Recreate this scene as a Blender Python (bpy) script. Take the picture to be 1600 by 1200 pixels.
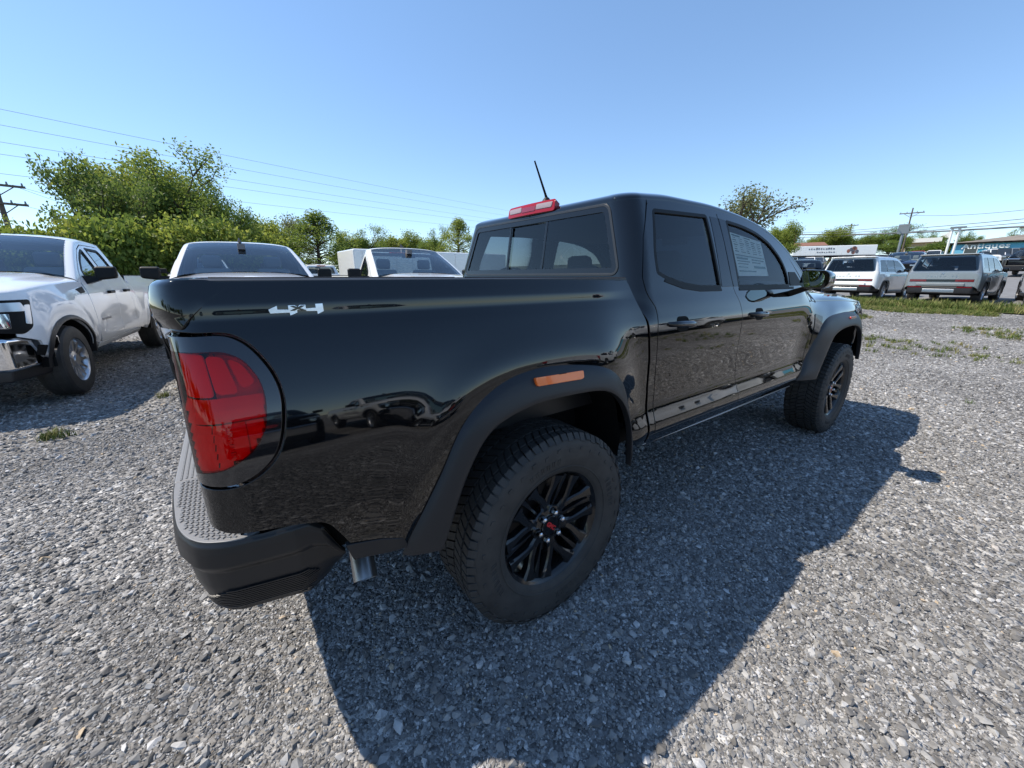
import bpy, bmesh, math, random
import numpy as np
from mathutils import Vector, Matrix
from mathutils.geometry import delaunay_2d_cdt
random.seed(7); RNG = np.random.default_rng(11)
for o in list(bpy.data.objects): bpy.data.objects.remove(o)
S = bpy.context.scene; C = S.collection
PI = math.pi

# ------------------------------------------------------------------ camera
# the world frame is the black pickup's: x forward, y to its left, origin on the ground under its rear axle
CAM = Vector((-0.917, -1.927, 1.3757)); YAW = math.radians(53.916); PITCH = math.radians(15.674); FPX = 602.5
cd = bpy.data.cameras.new('camera'); cam = bpy.data.objects.new('camera', cd); C.objects.link(cam)
cd.sensor_width = 36; cd.lens = FPX / 1600 * 36; cd.clip_start = .05; cd.clip_end = 2000
cam.location = CAM
fwd = Vector((math.cos(YAW) * math.cos(PITCH), math.sin(YAW) * math.cos(PITCH), -math.sin(PITCH)))
cam.rotation_euler = fwd.to_track_quat('-Z', 'Y').to_euler()
S.camera = cam
S.render.resolution_x = 1024; S.render.resolution_y = 768

# ------------------------------------------------------------------ sky, sun, exposure
SX, SY = 0.52, -0.485                    # how far a shadow runs per metre of height
sun_az = math.atan2(-SY, -SX); sun_el = math.atan2(1, math.hypot(SX, SY))
w = bpy.data.worlds.new('World'); S.world = w; w.use_nodes = True
nt = w.node_tree; sky = nt.nodes.new('ShaderNodeTexSky'); sky.sky_type = 'NISHITA'; sky.sun_disc = False
sky.sun_elevation = sun_el; sky.sun_rotation = math.pi / 2 - sun_az
sky.air_density = 0.88; sky.dust_density = 0.0; sky.ozone_density = 2.6; sky.altitude = 50
gm_ = nt.nodes.new('ShaderNodeGamma'); gm_.inputs[1].default_value = 0.76       # softens the step from zenith to horizon, all round alike
nt.links.new(sky.outputs[0], gm_.inputs[0]); hs_ = nt.nodes.new('ShaderNodeHueSaturation'); hs_.inputs['Saturation'].default_value = 1.1; nt.links.new(gm_.outputs[0], hs_.inputs['Color']); ti_ = nt.nodes.new('ShaderNodeMix'); ti_.data_type = 'RGBA'; ti_.blend_type = 'MULTIPLY'; ti_.inputs[0].default_value = 1; ti_.inputs[7].default_value = (.84, .92, .99, 1); nt.links.new(hs_.outputs[0], ti_.inputs[6]); nt.links.new(ti_.outputs[2], nt.nodes['Background'].inputs[0]); nt.nodes['Background'].inputs[1].default_value = 0.15
sd = bpy.data.lights.new('sun', 'SUN'); so = bpy.data.objects.new('sun', sd); C.objects.link(so)
sd.energy = 3.0; sd.angle = math.radians(.53); sd.color = (1, .915, .79)
so.rotation_euler = Vector((SX, SY, -1)).to_track_quat('-Z', 'Y').to_euler(); so.location = (-6, 5, 12)
S.view_settings.view_transform = 'Standard'; S.view_settings.look = 'None'; S.view_settings.gamma = 1
S.view_settings.exposure = 1.1
S.view_settings.use_curve_mapping = False

# ------------------------------------------------------------------ helpers
def tag(o, label=None, cat=None, group=None, kind=None):
    if label: o['label'] = label
    if cat: o['category'] = cat
    if group: o['group'] = group
    if kind: o['kind'] = kind
    return o
def empty(name, loc=(0, 0, 0), rz=0, label=None, cat=None, group=None):
    o = bpy.data.objects.new(name, None); C.objects.link(o); o.location = loc; o.rotation_euler = (0, 0, rz)
    return tag(o, label, cat, group)
def mk(name, verts, faces, mat, parent=None, normals=None, smooth=False, sharp=None):
    me = bpy.data.meshes.new(name)
    me.from_pydata([tuple(map(float, v)) for v in verts], [], [tuple(map(int, f)) for f in faces])
    if mat is not None:
        for m in (mat if isinstance(mat, (list, tuple)) else [mat]): me.materials.append(m)
    if smooth or normals is not None:
        me.polygons.foreach_set('use_smooth', [True] * len(me.polygons))
    me.update()
    if normals is not None: me.normals_split_custom_set_from_vertices([tuple(map(float, n)) for n in normals])
    elif sharp: me.set_sharp_from_angle(angle=math.radians(sharp))
    o = bpy.data.objects.new(name, me); C.objects.link(o); o.parent = parent
    return o
class MB:
    'collects shapes, builds ONE mesh'
    def __init__(s): s.v = []; s.f = []; s.mi = []
    def add(s, v, f, mi=0):
        b = len(s.v); s.v += [tuple(map(float, q)) for q in v]; s.f += [tuple(b + i for i in q) for q in f]; s.mi += [mi] * len(f); return s
    def box(s, a, b, mi=0):
        (x0, y0, z0), (x1, y1, z1) = a, b
        return s.add([(x0, y0, z0), (x1, y0, z0), (x1, y1, z0), (x0, y1, z0), (x0, y0, z1), (x1, y0, z1), (x1, y1, z1), (x0, y1, z1)],
                     [(0, 3, 2, 1), (4, 5, 6, 7), (0, 1, 5, 4), (1, 2, 6, 5), (2, 3, 7, 6), (3, 0, 4, 7)], mi)
    def hexa(s, p, mi=0):
        return s.add(p, [(0, 3, 2, 1), (4, 5, 6, 7), (0, 1, 5, 4), (1, 2, 6, 5), (2, 3, 7, 6), (3, 0, 4, 7)], mi)
    def tube(s, pts, rad, n=8, cap=True, mi=0):
        pts = [Vector(p) for p in pts]; r = rad if isinstance(rad, (list, tuple)) else [rad] * len(pts); rows = []
        up = None
        for i, p in enumerate(pts):
            d = (pts[min(i + 1, len(pts) - 1)] - pts[max(i - 1, 0)]).normalized()
            if up is None: up = d.orthogonal().normalized()
            a = (up - d * up.dot(d)).normalized(); up = a; b = d.cross(a)
            rows.append([p + (a * math.cos(k * 2 * PI / n) + b * math.sin(k * 2 * PI / n)) * r[i] for k in range(n)])
        v = [q for rw in rows for q in rw]; f = []
        for i in range(len(pts) - 1):
            for k in range(n): f.append((i * n + k, i * n + (k + 1) % n, (i + 1) * n + (k + 1) % n, (i + 1) * n + k))
        if cap: f.append(tuple(range(n - 1, -1, -1))); f.append(tuple((len(pts) - 1) * n + k for k in range(n)))
        return s.add(v, f, mi)
    def lathe_y(s, prof, n=48, c=(0, 0, 0), mi=0, closed=False):
        'prof = [(r, y)] turned about the y axis through c'
        v = []; f = []; m = len(prof)
        for k in range(n):
            a = 2 * PI * k / n
            v += [(c[0] + r * math.cos(a), c[1] + y, c[2] + r * math.sin(a)) for r, y in prof]
        for k in range(n):
            k2 = (k + 1) % n
            for i in range(m if closed else m - 1):
                j = (i + 1) % m
                f.append((k * m + i, k2 * m + i, k2 * m + j, k * m + j))
        return s.add(v, f, mi)
    def build(s, name, mat, parent=None, smooth=False, sharp=None, bevel=0):
        o = mk(name, s.v, s.f, mat, parent, smooth=smooth or bool(sharp), sharp=sharp)
        if isinstance(mat, (list, tuple)) and len(mat) > 1: o.data.polygons.foreach_set('material_index', s.mi)
        if bevel: 
            md = o.modifiers.new('bevel', 'BEVEL'); md.width = bevel; md.segments = 2; md.limit_method = 'ANGLE'; md.angle_limit = math.radians(35)
            if not (smooth or sharp): o.data.polygons.foreach_set('use_smooth', [True] * len(o.data.polygons))
            md2 = o.modifiers.new('wn', 'WEIGHTED_NORMAL'); md2.keep_sharp = True
        return o
def copy_tree(o, parent=None, **kw):
    c = o.copy(); C.objects.link(c); c.parent = parent
    for ch in list(o.children): copy_tree(ch, c)
    if kw: 
        if 'loc' in kw: c.location = kw['loc']
        if 'rz' in kw: c.rotation_euler = (0, 0, kw['rz'])
        tag(c, kw.get('label'), kw.get('cat'), kw.get('group'))
    return c

# smooth 1-D curves
def pchip(xs, ys, x):
    xs = np.array(xs, float); ys = np.array(ys, float); h = np.diff(xs); d = np.diff(ys) / h
    m = np.zeros(len(xs)); m[0] = d[0]; m[-1] = d[-1]
    for i in range(1, len(xs) - 1):
        if d[i - 1] * d[i] > 0:
            w1 = 2 * h[i] + h[i - 1]; w2 = h[i] + 2 * h[i - 1]; m[i] = (w1 + w2) / (w1 / d[i - 1] + w2 / d[i])
    i = np.clip(np.searchsorted(xs, x) - 1, 0, len(h) - 1); t = (x - xs[i]) / h[i]
    r = ((2 * t**3 - 3 * t**2 + 1) * ys[i] + (t**3 - 2 * t**2 + t) * h[i] * m[i] + (-2 * t**3 + 3 * t**2) * ys[i + 1] + (t**3 - t**2) * h[i] * m[i + 1])
    r = np.where(x < xs[0], ys[0] + (x - xs[0]) * m[0], r); r = np.where(x > xs[-1], ys[-1] + (x - xs[-1]) * m[-1], r)
    return r
class Tab:
    def __init__(s, pts, sig=.006, res=.0005, pad=.1):
        xs = [a for a, b in pts]; ys = [b for a, b in pts]
        s.x = np.arange(xs[0] - pad, xs[-1] + pad, res); y = pchip(xs, ys, s.x)
        if sig > 0:
            n = int(3 * sig / res) + 1; k = np.exp(-.5 * (np.arange(-n, n + 1) * res / sig)**2); k /= k.sum()
            y = np.convolve(np.concatenate([2 * y[0] - y[n:0:-1], y, 2 * y[-1] - y[-2:-n - 2:-1]]), k, 'valid')
        s.y = y
    def __call__(s, x): return np.interp(x, s.x, s.y)
def sst(a, b, x):
    t = np.clip((np.asarray(x, float) - a) / (b - a), 0, 1); return t * t * t * (t * (6 * t - 15) + 10)
def catmull(pts, n=6, closed=False):
    P = [np.array(p, float) for p in pts]; out = []
    N = len(P)
    for i in range(N if closed else N - 1):
        p1, p2 = P[i], P[(i + 1) % N]
        p0 = P[i - 1] if (closed or i > 0) else 2 * p1 - p2
        p3 = P[(i + 2) % N] if (closed or i + 2 < N) else 2 * p2 - p1
        for k in range(n):
            t = k / n
            out.append(.5 * ((2 * p1) + (-p0 + p2) * t + (2 * p0 - 5 * p1 + 4 * p2 - p3) * t * t + (-p0 + 3 * p1 - 3 * p2 + p3) * t**3))
    if not closed: out.append(P[-1])
    return [tuple(q) for q in out]
def rnd(poly, r, n=5):
    'round the corners of a closed 2-D polygon; r is one number or one per corner'
    N = len(poly); out = []
    for i in range(N):
        p = np.array(poly[i], float); a = np.array(poly[i - 1], float) - p; b = np.array(poly[(i + 1) % N], float) - p
        la, lb = np.linalg.norm(a), np.linalg.norm(b); rr = r[i] if isinstance(r, (list, tuple)) else r
        rr = min(rr, la * .48, lb * .48)
        if rr < 1e-4: out.append(tuple(p)); continue
        q0 = p + a / la * rr; q1 = p + b / lb * rr
        for k in range(n + 1):
            t = k / n; out.append(tuple((1 - t)**2 * q0 + 2 * t * (1 - t) * p + t * t * q1))
    return out
def inpoly(px, py, poly):
    poly = np.asarray(poly); x0, y0 = poly[:, 0], poly[:, 1]; x1, y1 = np.roll(x0, -1), np.roll(y0, -1)
    px = np.asarray(px)[:, None]; py = np.asarray(py)[:, None]
    cr = ((y0 > py) != (y1 > py)) & (px < (x1 - x0) * (py - y0) / np.where(y1 == y0, 1e-12, y1 - y0) + x0)
    return cr.sum(1) % 2 == 1
def dist_poly(px, py, poly):
    poly = np.asarray(poly); a = poly; b = np.roll(poly, -1, 0); d = b - a; L = (d**2).sum(1) + 1e-12
    qx = np.asarray(px)[:, None] - a[:, 0]; qy = np.asarray(py)[:, None] - a[:, 1]
    t = np.clip((qx * d[:, 0] + qy * d[:, 1]) / L, 0, 1)
    return np.sqrt(((qx - t * d[:, 0])**2 + (qy - t * d[:, 1])**2).min(1))
def resample(poly, step):
    out = []; N = len(poly)
    for i in range(N):
        a = np.array(poly[i], float); b = np.array(poly[(i + 1) % N], float); n = max(1, int(math.ceil(np.linalg.norm(b - a) / step)))
        for k in range(n): out.append(a + (b - a) * k / n)
    keep = [out[0]]
    for q in out[1:]:
        if np.linalg.norm(q - keep[-1]) > .0012: keep.append(q)
    return np.array(keep)
def tri2d(outer, holes, step, rows=()):
    loops = [resample(outer, step)] + [resample(h, step) for h in holes]
    pts = []; edges = []
    for L in loops:
        b = len(pts); pts += [tuple(q) for q in L]; n = len(L); edges += [(b + i, b + (i + 1) % n) for i in range(n)]
    o = loops[0]; x = np.arange(o[:, 0].min() + step * .5, o[:, 0].max(), step); y = np.arange(o[:, 1].min() + step * .43, o[:, 1].max(), step)
    if len(x) and len(y):
        gx, gy = np.meshgrid(x, y); gx = gx + (np.arange(len(y)) % 2)[:, None] * step * .5; gx = gx.ravel(); gy = gy.ravel()
        ok = inpoly(gx, gy, o)
        for L in loops: ok &= dist_poly(gx, gy, L) > step * .45
        for L in loops[1:]: ok &= ~inpoly(gx, gy, L)
        for rz in rows: ok &= np.abs(gy - rz) > .004
        pts += list(zip(gx[ok], gy[ok]))
    if len(rows):
        xr_ = np.arange(o[:, 0].min(), o[:, 0].max(), step * 1.2); qx, qy = [a.ravel() for a in np.meshgrid(xr_, np.array(rows))]; ok = inpoly(qx, qy, o)
        for L in loops: ok &= dist_poly(qx, qy, L) > .004
        for L in loops[1:]: ok &= ~inpoly(qx, qy, L)
        pts += list(zip(qx[ok], qy[ok]))
    r = delaunay_2d_cdt([Vector(q) for q in pts], edges, [], 0, 1e-7)
    V = np.array([(q.x, q.y) for q in r[0]]); F = np.array([f for f in r[2] if len(f) == 3])
    c = V[F].mean(1); ok = inpoly(c[:, 0], c[:, 1], o)
    for L in loops[1:]: ok &= ~inpoly(c[:, 0], c[:, 1], L)
    return V, F[ok]
def pnormal(P, u, v, e=.003):
    a = (np.stack(P(u + e, v), 1) - np.stack(P(u - e, v), 1)); b = (np.stack(P(u, v + e), 1) - np.stack(P(u, v - e), 1))
    n = np.cross(a, b); return n / (np.linalg.norm(n, axis=1)[:, None] + 1e-12)
def panel(name, outer, P, ref, mat, parent, holes=(), step=.03, flange=.016, lift=0., rim=.0016, mirror=False, rows=()):
    '''a sheet of bodywork: the polygon outer (minus holes) in the parameters of the surface P, with folded-in edges.
    ref(x, y, z) -> rough outward direction; mirror also returns the copy on the other side'''
    V, F = tri2d(outer, holes, step, rows); u, v = V[:, 0], V[:, 1]
    X = np.stack(P(u, v), 1).astype(float); N = pnormal(P, u, v, .0015)
    R_ = np.asarray(ref, float) if not callable(ref) else ref(X)
    sg = np.sign((N * R_).sum(1)); sg[sg == 0] = 1; N = N * sg[:, None]
    fn = np.cross(X[F[:, 1]] - X[F[:, 0]], X[F[:, 2]] - X[F[:, 0]]); flip = (fn * N[F].mean(1)).sum(1) < 0
    F = F.copy(); F[flip] = F[flip][:, ::-1]
    X = X + N * lift
    # outline edges, in the faces' own winding
    ec = {}
    for f in F:
        for a, b in ((f[0], f[1]), (f[1], f[2]), (f[2], f[0])): ec[(a, b)] = 1
    be = [e for e in ec if (e[1], e[0]) not in ec]
    nb = {}
    for a, b in be:
        t = X[b] - X[a]; nb.setdefault(a, []).append(np.cross(t, N[a])); nb.setdefault(b, []).append(np.cross(t, N[b]))
    verts = list(X); nors = list(N); faces = [tuple(f) for f in F]
    if flange > 0:
        i1 = {}; i2 = {}; i3 = {}
        for a, l in nb.items():
            t = np.sum([q / (np.linalg.norm(q) + 1e-12) for q in l], 0); t = t / (np.linalg.norm(t) + 1e-12)
            i1[a] = len(verts); verts.append(X[a] + t * rim * .7 - N[a] * rim * .7); nors.append((t + N[a]) / math.sqrt(2))
            i2[a] = len(verts); verts.append(X[a] + t * rim - N[a] * rim * 1.7); nors.append(t)
            i3[a] = len(verts); verts.append(X[a] + t * rim - N[a] * flange); nors.append(t)
        for a, b in be:
            faces += [(b, a, i1[a], i1[b]), (i1[b], i1[a], i2[a], i2[b]), (i2[b], i2[a], i3[a], i3[b])]
    o = mk(name, verts, faces, mat, parent, normals=nors)
    if not mirror: return o
    v2 = np.array(verts) * [1, -1, 1]; n2 = np.array(nors) * [1, -1, 1]
    return o, mk(name, v2, [f[::-1] for f in faces], mat, parent, normals=n2)
def grid(name, P, us, vs, mat, parent, ref, mirror=False, thick=0):
    'a sheet over the full rectangle us x vs of P'
    U, V_ = np.meshgrid(us, vs, indexing='ij'); u, v = U.ravel(), V_.ravel()
    X = np.stack(P(u, v), 1).astype(float); N = pnormal(P, u, v, 1e-3)
    R_ = np.asarray(ref, float) if not callable(ref) else ref(X); sg = np.sign((N * R_).sum(1)); sg[sg == 0] = 1; N *= sg[:, None]
    n, m = len(us), len(vs); F = [(i * m + j, (i + 1) * m + j, (i + 1) * m + j + 1, i * m + j + 1) for i in range(n - 1) for j in range(m - 1)]
    q = F[len(F) // 2]; fn = np.cross(X[q[1]] - X[q[0]], X[q[2]] - X[q[0]])
    if fn.dot(N[q[0]]) < 0: F = [f[::-1] for f in F]
    o = mk(name, X, F, mat, parent, normals=N)
    if not mirror: return o
    return o, mk(name, X * [1, -1, 1], [f[::-1] for f in F], mat, parent, normals=N * [1, -1, 1])
def flip_y(o, name=None):
    'the mirror image of a part on the other side of the same vehicle'
    me = o.data.copy(); me.transform(Matrix.Scale(-1, 4, (0, 1, 0))); me.flip_normals()
    c = bpy.data.objects.new(name or o.name.split('.')[0], me); C.objects.link(c); c.parent = o.parent
    for md in o.modifiers:
        if md.type == 'BEVEL':
            n = c.modifiers.new('bevel', 'BEVEL'); n.width = md.width; n.segments = md.segments; n.limit_method = 'ANGLE'; n.angle_limit = md.angle_limit
    return c
def text_mesh(body, size, extrude, mat, parent, name, M, spacing=1.0, shear=0., bold=0.0, align='CENTER'):
    cu = bpy.data.curves.new(name, 'FONT'); cu.body = body; cu.size = size; cu.extrude = extrude; cu.align_x = align; cu.align_y = 'CENTER'
    cu.space_character = spacing; cu.shear = shear; cu.offset = bold; cu.resolution_u = 3
    t = bpy.data.objects.new(name, cu); C.objects.link(t); me = bpy.data.meshes.new_from_object(t); bpy.data.objects.remove(t)
    me.transform(M); me.materials.clear(); me.materials.append(mat)
    o = bpy.data.objects.new(name, me); C.objects.link(o); o.parent = parent; return o

# ------------------------------------------------------------------ materials
def pm(name, col, rough=.5, metal=0., coat=0., spec=.5, ior=1.5, **kw):
    m = bpy.data.materials.new(name); m.use_nodes = True; b = m.node_tree.nodes['Principled BSDF']
    b.inputs['Base Color'].default_value = (*col, 1); b.inputs['Roughness'].default_value = rough; b.inputs['Metallic'].default_value = metal
    b.inputs['Coat Weight'].default_value = coat; b.inputs['Coat Roughness'].default_value = .02; b.inputs['Specular IOR Level'].default_value = spec; b.inputs['IOR'].default_value = ior
    for k, v in kw.items(): b.inputs[k.replace('_', ' ')].default_value = v
    return m
def setramp(r, stops):
    e = r.color_ramp.elements; e[0].position = stops[0][0]; e[0].color = (*stops[0][1], 1); e[1].position = stops[-1][0]; e[1].color = (*stops[-1][1], 1)
    for p_, c_ in stops[1:-1]: q = e.new(p_); q.color = (*c_, 1)
def N_(m, t, **kw):
    n = m.node_tree.nodes.new(t)
    for k, v in kw.items(): setattr(n, k, v)
    return n
def L_(m, a, b): m.node_tree.links.new(a, b)
def bs(m): return m.node_tree.nodes['Principled BSDF']
def noise_col(m, cols, scale=8., detail=6., coord='Object', pos=(.3, .7), rough=.6, dist=0):
    n = N_(m, 'ShaderNodeTexNoise'); n.inputs['Scale'].default_value = scale; n.inputs['Detail'].default_value = detail; n.inputs['Roughness'].default_value = rough
    n.inputs['Distortion'].default_value = dist
    tc = N_(m, 'ShaderNodeTexCoord'); L_(m, tc.outputs[coord], n.inputs['Vector'])
    r = N_(m, 'ShaderNodeValToRGB'); L_(m, n.outputs['Fac'], r.inputs[0]); e = r.color_ramp.elements
    e[0].position = pos[0]; e[1].position = pos[1]; e[0].color = (*cols[0], 1); e[1].color = (*cols[-1], 1)
    for i, c in enumerate(cols[1:-1]): q = e.new(pos[0] + (pos[1] - pos[0]) * (i + 1) / (len(cols) - 1)); q.color = (*c, 1)
    L_(m, r.outputs[0], bs(m).inputs['Base Color']); return n, r
def bump(m, scale, strength, distance=.01, kind='noise', coord='Object'):
    n = N_(m, 'ShaderNodeTexNoise' if kind == 'noise' else 'ShaderNodeTexVoronoi'); n.inputs['Scale'].default_value = scale
    if kind == 'noise': n.inputs['Detail'].default_value = 4
    tc = N_(m, 'ShaderNodeTexCoord'); L_(m, tc.outputs[coord], n.inputs['Vector'])
    b = N_(m, 'ShaderNodeBump'); b.inputs['Strength'].default_value = strength; b.inputs['Distance'].default_value = distance
    L_(m, n.outputs[0], b.inputs['Height']); L_(m, b.outputs[0], bs(m).inputs['Normal']); return n
def glassmat(name, tint, rough=0., ior=1.52, refl=1.4):
    m = bpy.data.materials.new(name); m.use_nodes = True; t = m.node_tree; t.nodes.clear()
    out = t.nodes.new('ShaderNodeOutputMaterial'); mix = t.nodes.new('ShaderNodeMixShader'); fr = t.nodes.new('ShaderNodeFresnel'); fr.inputs[0].default_value = ior
    tr = t.nodes.new('ShaderNodeBsdfTransparent'); tr.inputs[0].default_value = (*tint, 1); g = t.nodes.new('ShaderNodeBsdfGlossy'); g.inputs['Roughness'].default_value = rough
    ml = t.nodes.new('ShaderNodeMath'); ml.operation = 'MULTIPLY'; ml.inputs[1].default_value = refl; ml.use_clamp = True
    t.links.new(fr.outputs[0], ml.inputs[0]); t.links.new(ml.outputs[0], mix.inputs[0]); t.links.new(tr.outputs[0], mix.inputs[1]); t.links.new(g.outputs[0], mix.inputs[2]); t.links.new(mix.outputs[0], out.inputs[0])
    return m
M = {}
M['black'] = pm('black_paint', (.0028, .003, .0036), .04, spec=.16, coat=1., Coat_IOR=1.48)
M['gloss'] = pm('gloss_black', (.006, .006, .007), .08)
M['clad'] = pm('grey_black_cladding', (.017, .017, .0185), .42, spec=.42); bump(M['clad'], 900, .06, .001)
M['plastic'] = pm('black_plastic', (.012, .012, .013), .38)
M['rubber'] = pm('tyre_rubber', (.020, .019, .018), .62, spec=.35)
noise_col(M['rubber'], [(.030, .029, .028), (.052, .050, .047)], 14, 5)
M['rim'] = pm('wheel_black', (.008, .008, .009), .16, spec=.6)
M['dark'] = pm('dark_underside', (.006, .006, .006), .8, spec=.2)
M['chrome'] = pm('chrome', (.82, .83, .85), .07, metal=1)
M['steel'] = pm('brushed_steel', (.38, .38, .38), .36, metal=1)
M['alu'] = pm('alloy', (.55, .56, .58), .28, metal=1)
M['padmetal'] = pm('step_pad_plastic', (.20, .20, .205), .42)
M['glass_dark'] = glassmat('privacy_glass', (.42, .47, .50), refl=1.05)
M['glass_light'] = glassmat('green_tint_glass', (.92, 1., .99), refl=.8)
M['glass_ws'] = glassmat('windscreen_glass', (.74, .83, .83), refl=2.3)
M['red_txt'] = pm('red_paint', (.55, .02, .025), .35)
M['interior'] = pm('interior_grey', (.13, .13, .135), .75); M['interior2'] = pm('pale_interior', (.38, .38, .37), .75); M['seat2'] = pm('grey_seat', (.32, .32, .32), .8)
M['seat'] = pm('seat_cloth', (.055, .055, .058), .8)
M['white'] = pm('white_paint', (.78, .79, .80), .10, coat=.6)
M['white_c'] = pm('cream_white_paint', (.80, .80, .78), .12, coat=.6)
M['black_trim'] = pm('black_trim', (.006, .006, .0065), .5, spec=.22)
M['amber'] = pm('amber_lens', (.85, .16, .02), .12, coat=1., Emission_Strength=0.)
# ================================================================== the black pickup
WB = 3.337
Wbed = Tab([(.50, .915), (.60, .930), (.72, .944), (.84, .950), (.94, .948), (1.02, .939), (1.08, .929), (1.16, .909), (1.24, .882), (1.275, .867), (1.281, .8645), (1.314, .8618), (1.320, .860), (1.366, .843), (1.5, .80)], .0022)
Wdoor = Tab([(.45, .80), (.53, .86), (.57, .882), (.60, .899), (.64, .9105), (.665, .9095), (.69, .902), (.72, .8915), (.75, .8835), (.79, .879), (.86, .879), (.95, .883), (1.04, .8865), (1.10, .8865), (1.14, .885), (1.16, .883), (1.20, .873), (1.25, .859), (1.30, .842), (1.40, .812), (1.50, .780), (1.60, .746), (1.70, .708), (1.80, .668)], .007)
Wfen = Tab([(.50, .90), (.60, .915), (.72, .935), (.84, .946), (.94, .945), (1.0, .937), (1.05, .924), (1.10, .905), (1.15, .875), (1.20, .835), (1.3, .72)], .006)
ARCH_R = catmull([(-.60, .56), (-.575, .62), (-.48, .78), (-.385, .945), (-.255, 1.035), (-.09, 1.068), (.115, 1.054), (.275, 1.018), (.385, .94), (.455, .815), (.50, .62), (.50, .56)], 6)
ARCH_Ri = catmull([(-.49, .56), (-.465, .62), (-.395, .785), (-.305, .905), (-.16, .955), (.016, .962), (.22, .945), (.335, .875), (.40, .76), (.425, .62), (.425, .56)], 6)
ARCH_F = catmull([(-.80, .60), (-.735, .72), (-.67, .86), (-.585, 1.0), (-.45, 1.062), (-.2, 1.08), (.1, 1.075), (.33, 1.03), (.45, .93), (.52, .80), (.56, .64)], 6)
ARCH_Fi = catmull([(-.62, .60), (-.57, .68), (-.49, .80), (-.41, .905), (-.30, .945), (-.12, .965), (.12, .962), (.30, .91), (.40, .81), (.45, .70), (.47, .62)], 6)
def hw(x, z):
    x, z = np.broadcast_arrays(np.asarray(x, float), np.asarray(z, float))
    b = sst(.20, .62, x); f = sst(2.38, 2.95, x)
    w = Wbed(z) * (1 - b) + Wdoor(z) * b
    w = w * (1 - f) + np.where(z < 1.32, Wfen(np.minimum(z, 1.3)), w) * f
    t = np.clip((x - 3.3) / 1.0, 0, None); w = w - .11 * t * t
    # the swelling over the wheel arches
    for ax, k in ((0., .009), (WB, .010)):
        d = np.sqrt((np.abs(x - ax) / .60)**2.6 + (np.clip(z - .35, 0, None) / .76)**2.6)
        w = w + k * np.exp(-((d - 1.0) / .13)**2)
    return w
UC = -.955; RC = .075                         # rear corner of the bed
UF = 3.98; RF = .26                           # front corner
def Pside(u, v):
    u = np.asarray(u, float); v = np.asarray(v, float) + 0 * u
    w = hw(np.clip(u, UC, UF), v)
    a = np.clip((UC - u) / RC, 0, PI / 2); rest = np.clip(UC - RC * PI / 2 - u, 0, None)
    b = np.clip((u - UF) / RF, 0, PI / 2); rest2 = np.clip(u - UF - RF * PI / 2, 0, None)
    x = np.clip(u, UC, UF) - RC * np.sin(a) + RF * np.sin(b)
    y = -(w - RC * (1 - np.cos(a)) - rest - RF * (1 - np.cos(b)) - rest2)
    return x, y, v
def xr(z): return .56 + .143 * (z - 1.30)
RCC = .10; UCC = .70
def Pcab(u, v):
    u = np.asarray(u, float); v = np.asarray(v, float) + 0 * u
    xc = xr(v) + RCC; a = np.clip((UCC - u) / RCC, 0, PI / 2); rest = np.clip(UCC - RCC * PI / 2 - u, 0, None)
    k = sst(1.15, 1.33, v); xc = xc * k + UCC * (1 - k)                       # below the belt the side simply runs straight
    x = np.where(u > UCC, u + (xc - UCC) * (1 - sst(UCC, 1.0, u)), xc - RCC * np.sin(a))
    x = np.where((u <= UCC) & (k < 1), x * k + u * (1 - k), x)
    w = hw(np.maximum(u, .62), v)
    y = -(w - RCC * (1 - np.cos(a)) * k - rest * k)
    return x, y, v
zed = Tab([(.45, 1.70), (.60, 1.712), (.75, 1.722), (1.0, 1.735), (1.3, 1.735), (1.65, 1.713), (1.97, 1.662), (2.215, 1.572), (2.43, 1.445), (2.60, 1.305), (2.74, 1.17)], .02)
OUT_R = (0, -1, 0)
truck = empty('pickup_truck', (0, 0, 0), 0, 'glossy black crew cab pickup truck with 4X4 badge and red tail lamp on the gravel', 'truck')
def both(name, outer, P, mat, **kw): return panel(name, outer, P, lambda X: np.stack([0 * X[:, 0] + np.where(X[:, 0] < -1.0, -.5, 0), -np.ones(len(X)), .2 + 0 * X[:, 0]], 1), mat, kw.pop('parent', truck), mirror=True, **kw)

# --- bed side, with the tail lamp pocket let in
LAMP = catmull([(-.985, 1.256), (-.935, 1.254), (-.905, 1.241), (-.878, 1.212), (-.852, 1.160), (-.843, 1.10), (-.853, 1.03), (-.872, .980), (-.90, .949), (-.935, .929), (-.97, .923), (-1.01, .924)], 5)
def inset(pts, d):
    c = np.array([-1.06, 1.09]); q = np.array(pts); k = q - c; L = np.linalg.norm(k, axis=1)[:, None]; return [tuple(a) for a in c + k * (1 - d / L)]
pocket = [(-1.12, 1.258)] + LAMP + [(-1.12, .932)]
bed_out = [(-1.075, 1.268)] + [(-1.04, 1.290), (-1.012, 1.322), (-.966, 1.362)] + [(-.6, 1.364), (0, 1.362), (.495, 1.356)] + \
    rnd([(.495, 1.356), (.545, 1.255), (.588, 1.185), (.622, 1.0), (.640, .82), (.628, .60), (.56, .585)], .02)[1:] + \
    [(x, z) for x, z in ARCH_R[::-1] if z > .585] + [(-.66, .648), (-.745, .672)] + \
    catmull([(-.757, .70), (-.79, .755), (-.83, .776), (-.90, .792), (-1.0, .812)], 5)[0:] + [(-1.06, .83), (-1.075, .86)] + \
    [(-1.09, .924)] + inset(LAMP, -.004)[::-1]
both('bed_side', bed_out, Pside, M['black'], step=.022, flange=.02, rows=[1.264, 1.270, 1.2745, 1.278, 1.2815, 1.286, 1.296, 1.306, 1.311, 1.3145, 1.3175, 1.321, 1.327])
M['refl'] = pm('lamp_reflector', (.95, .92, .92), .3)
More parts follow.
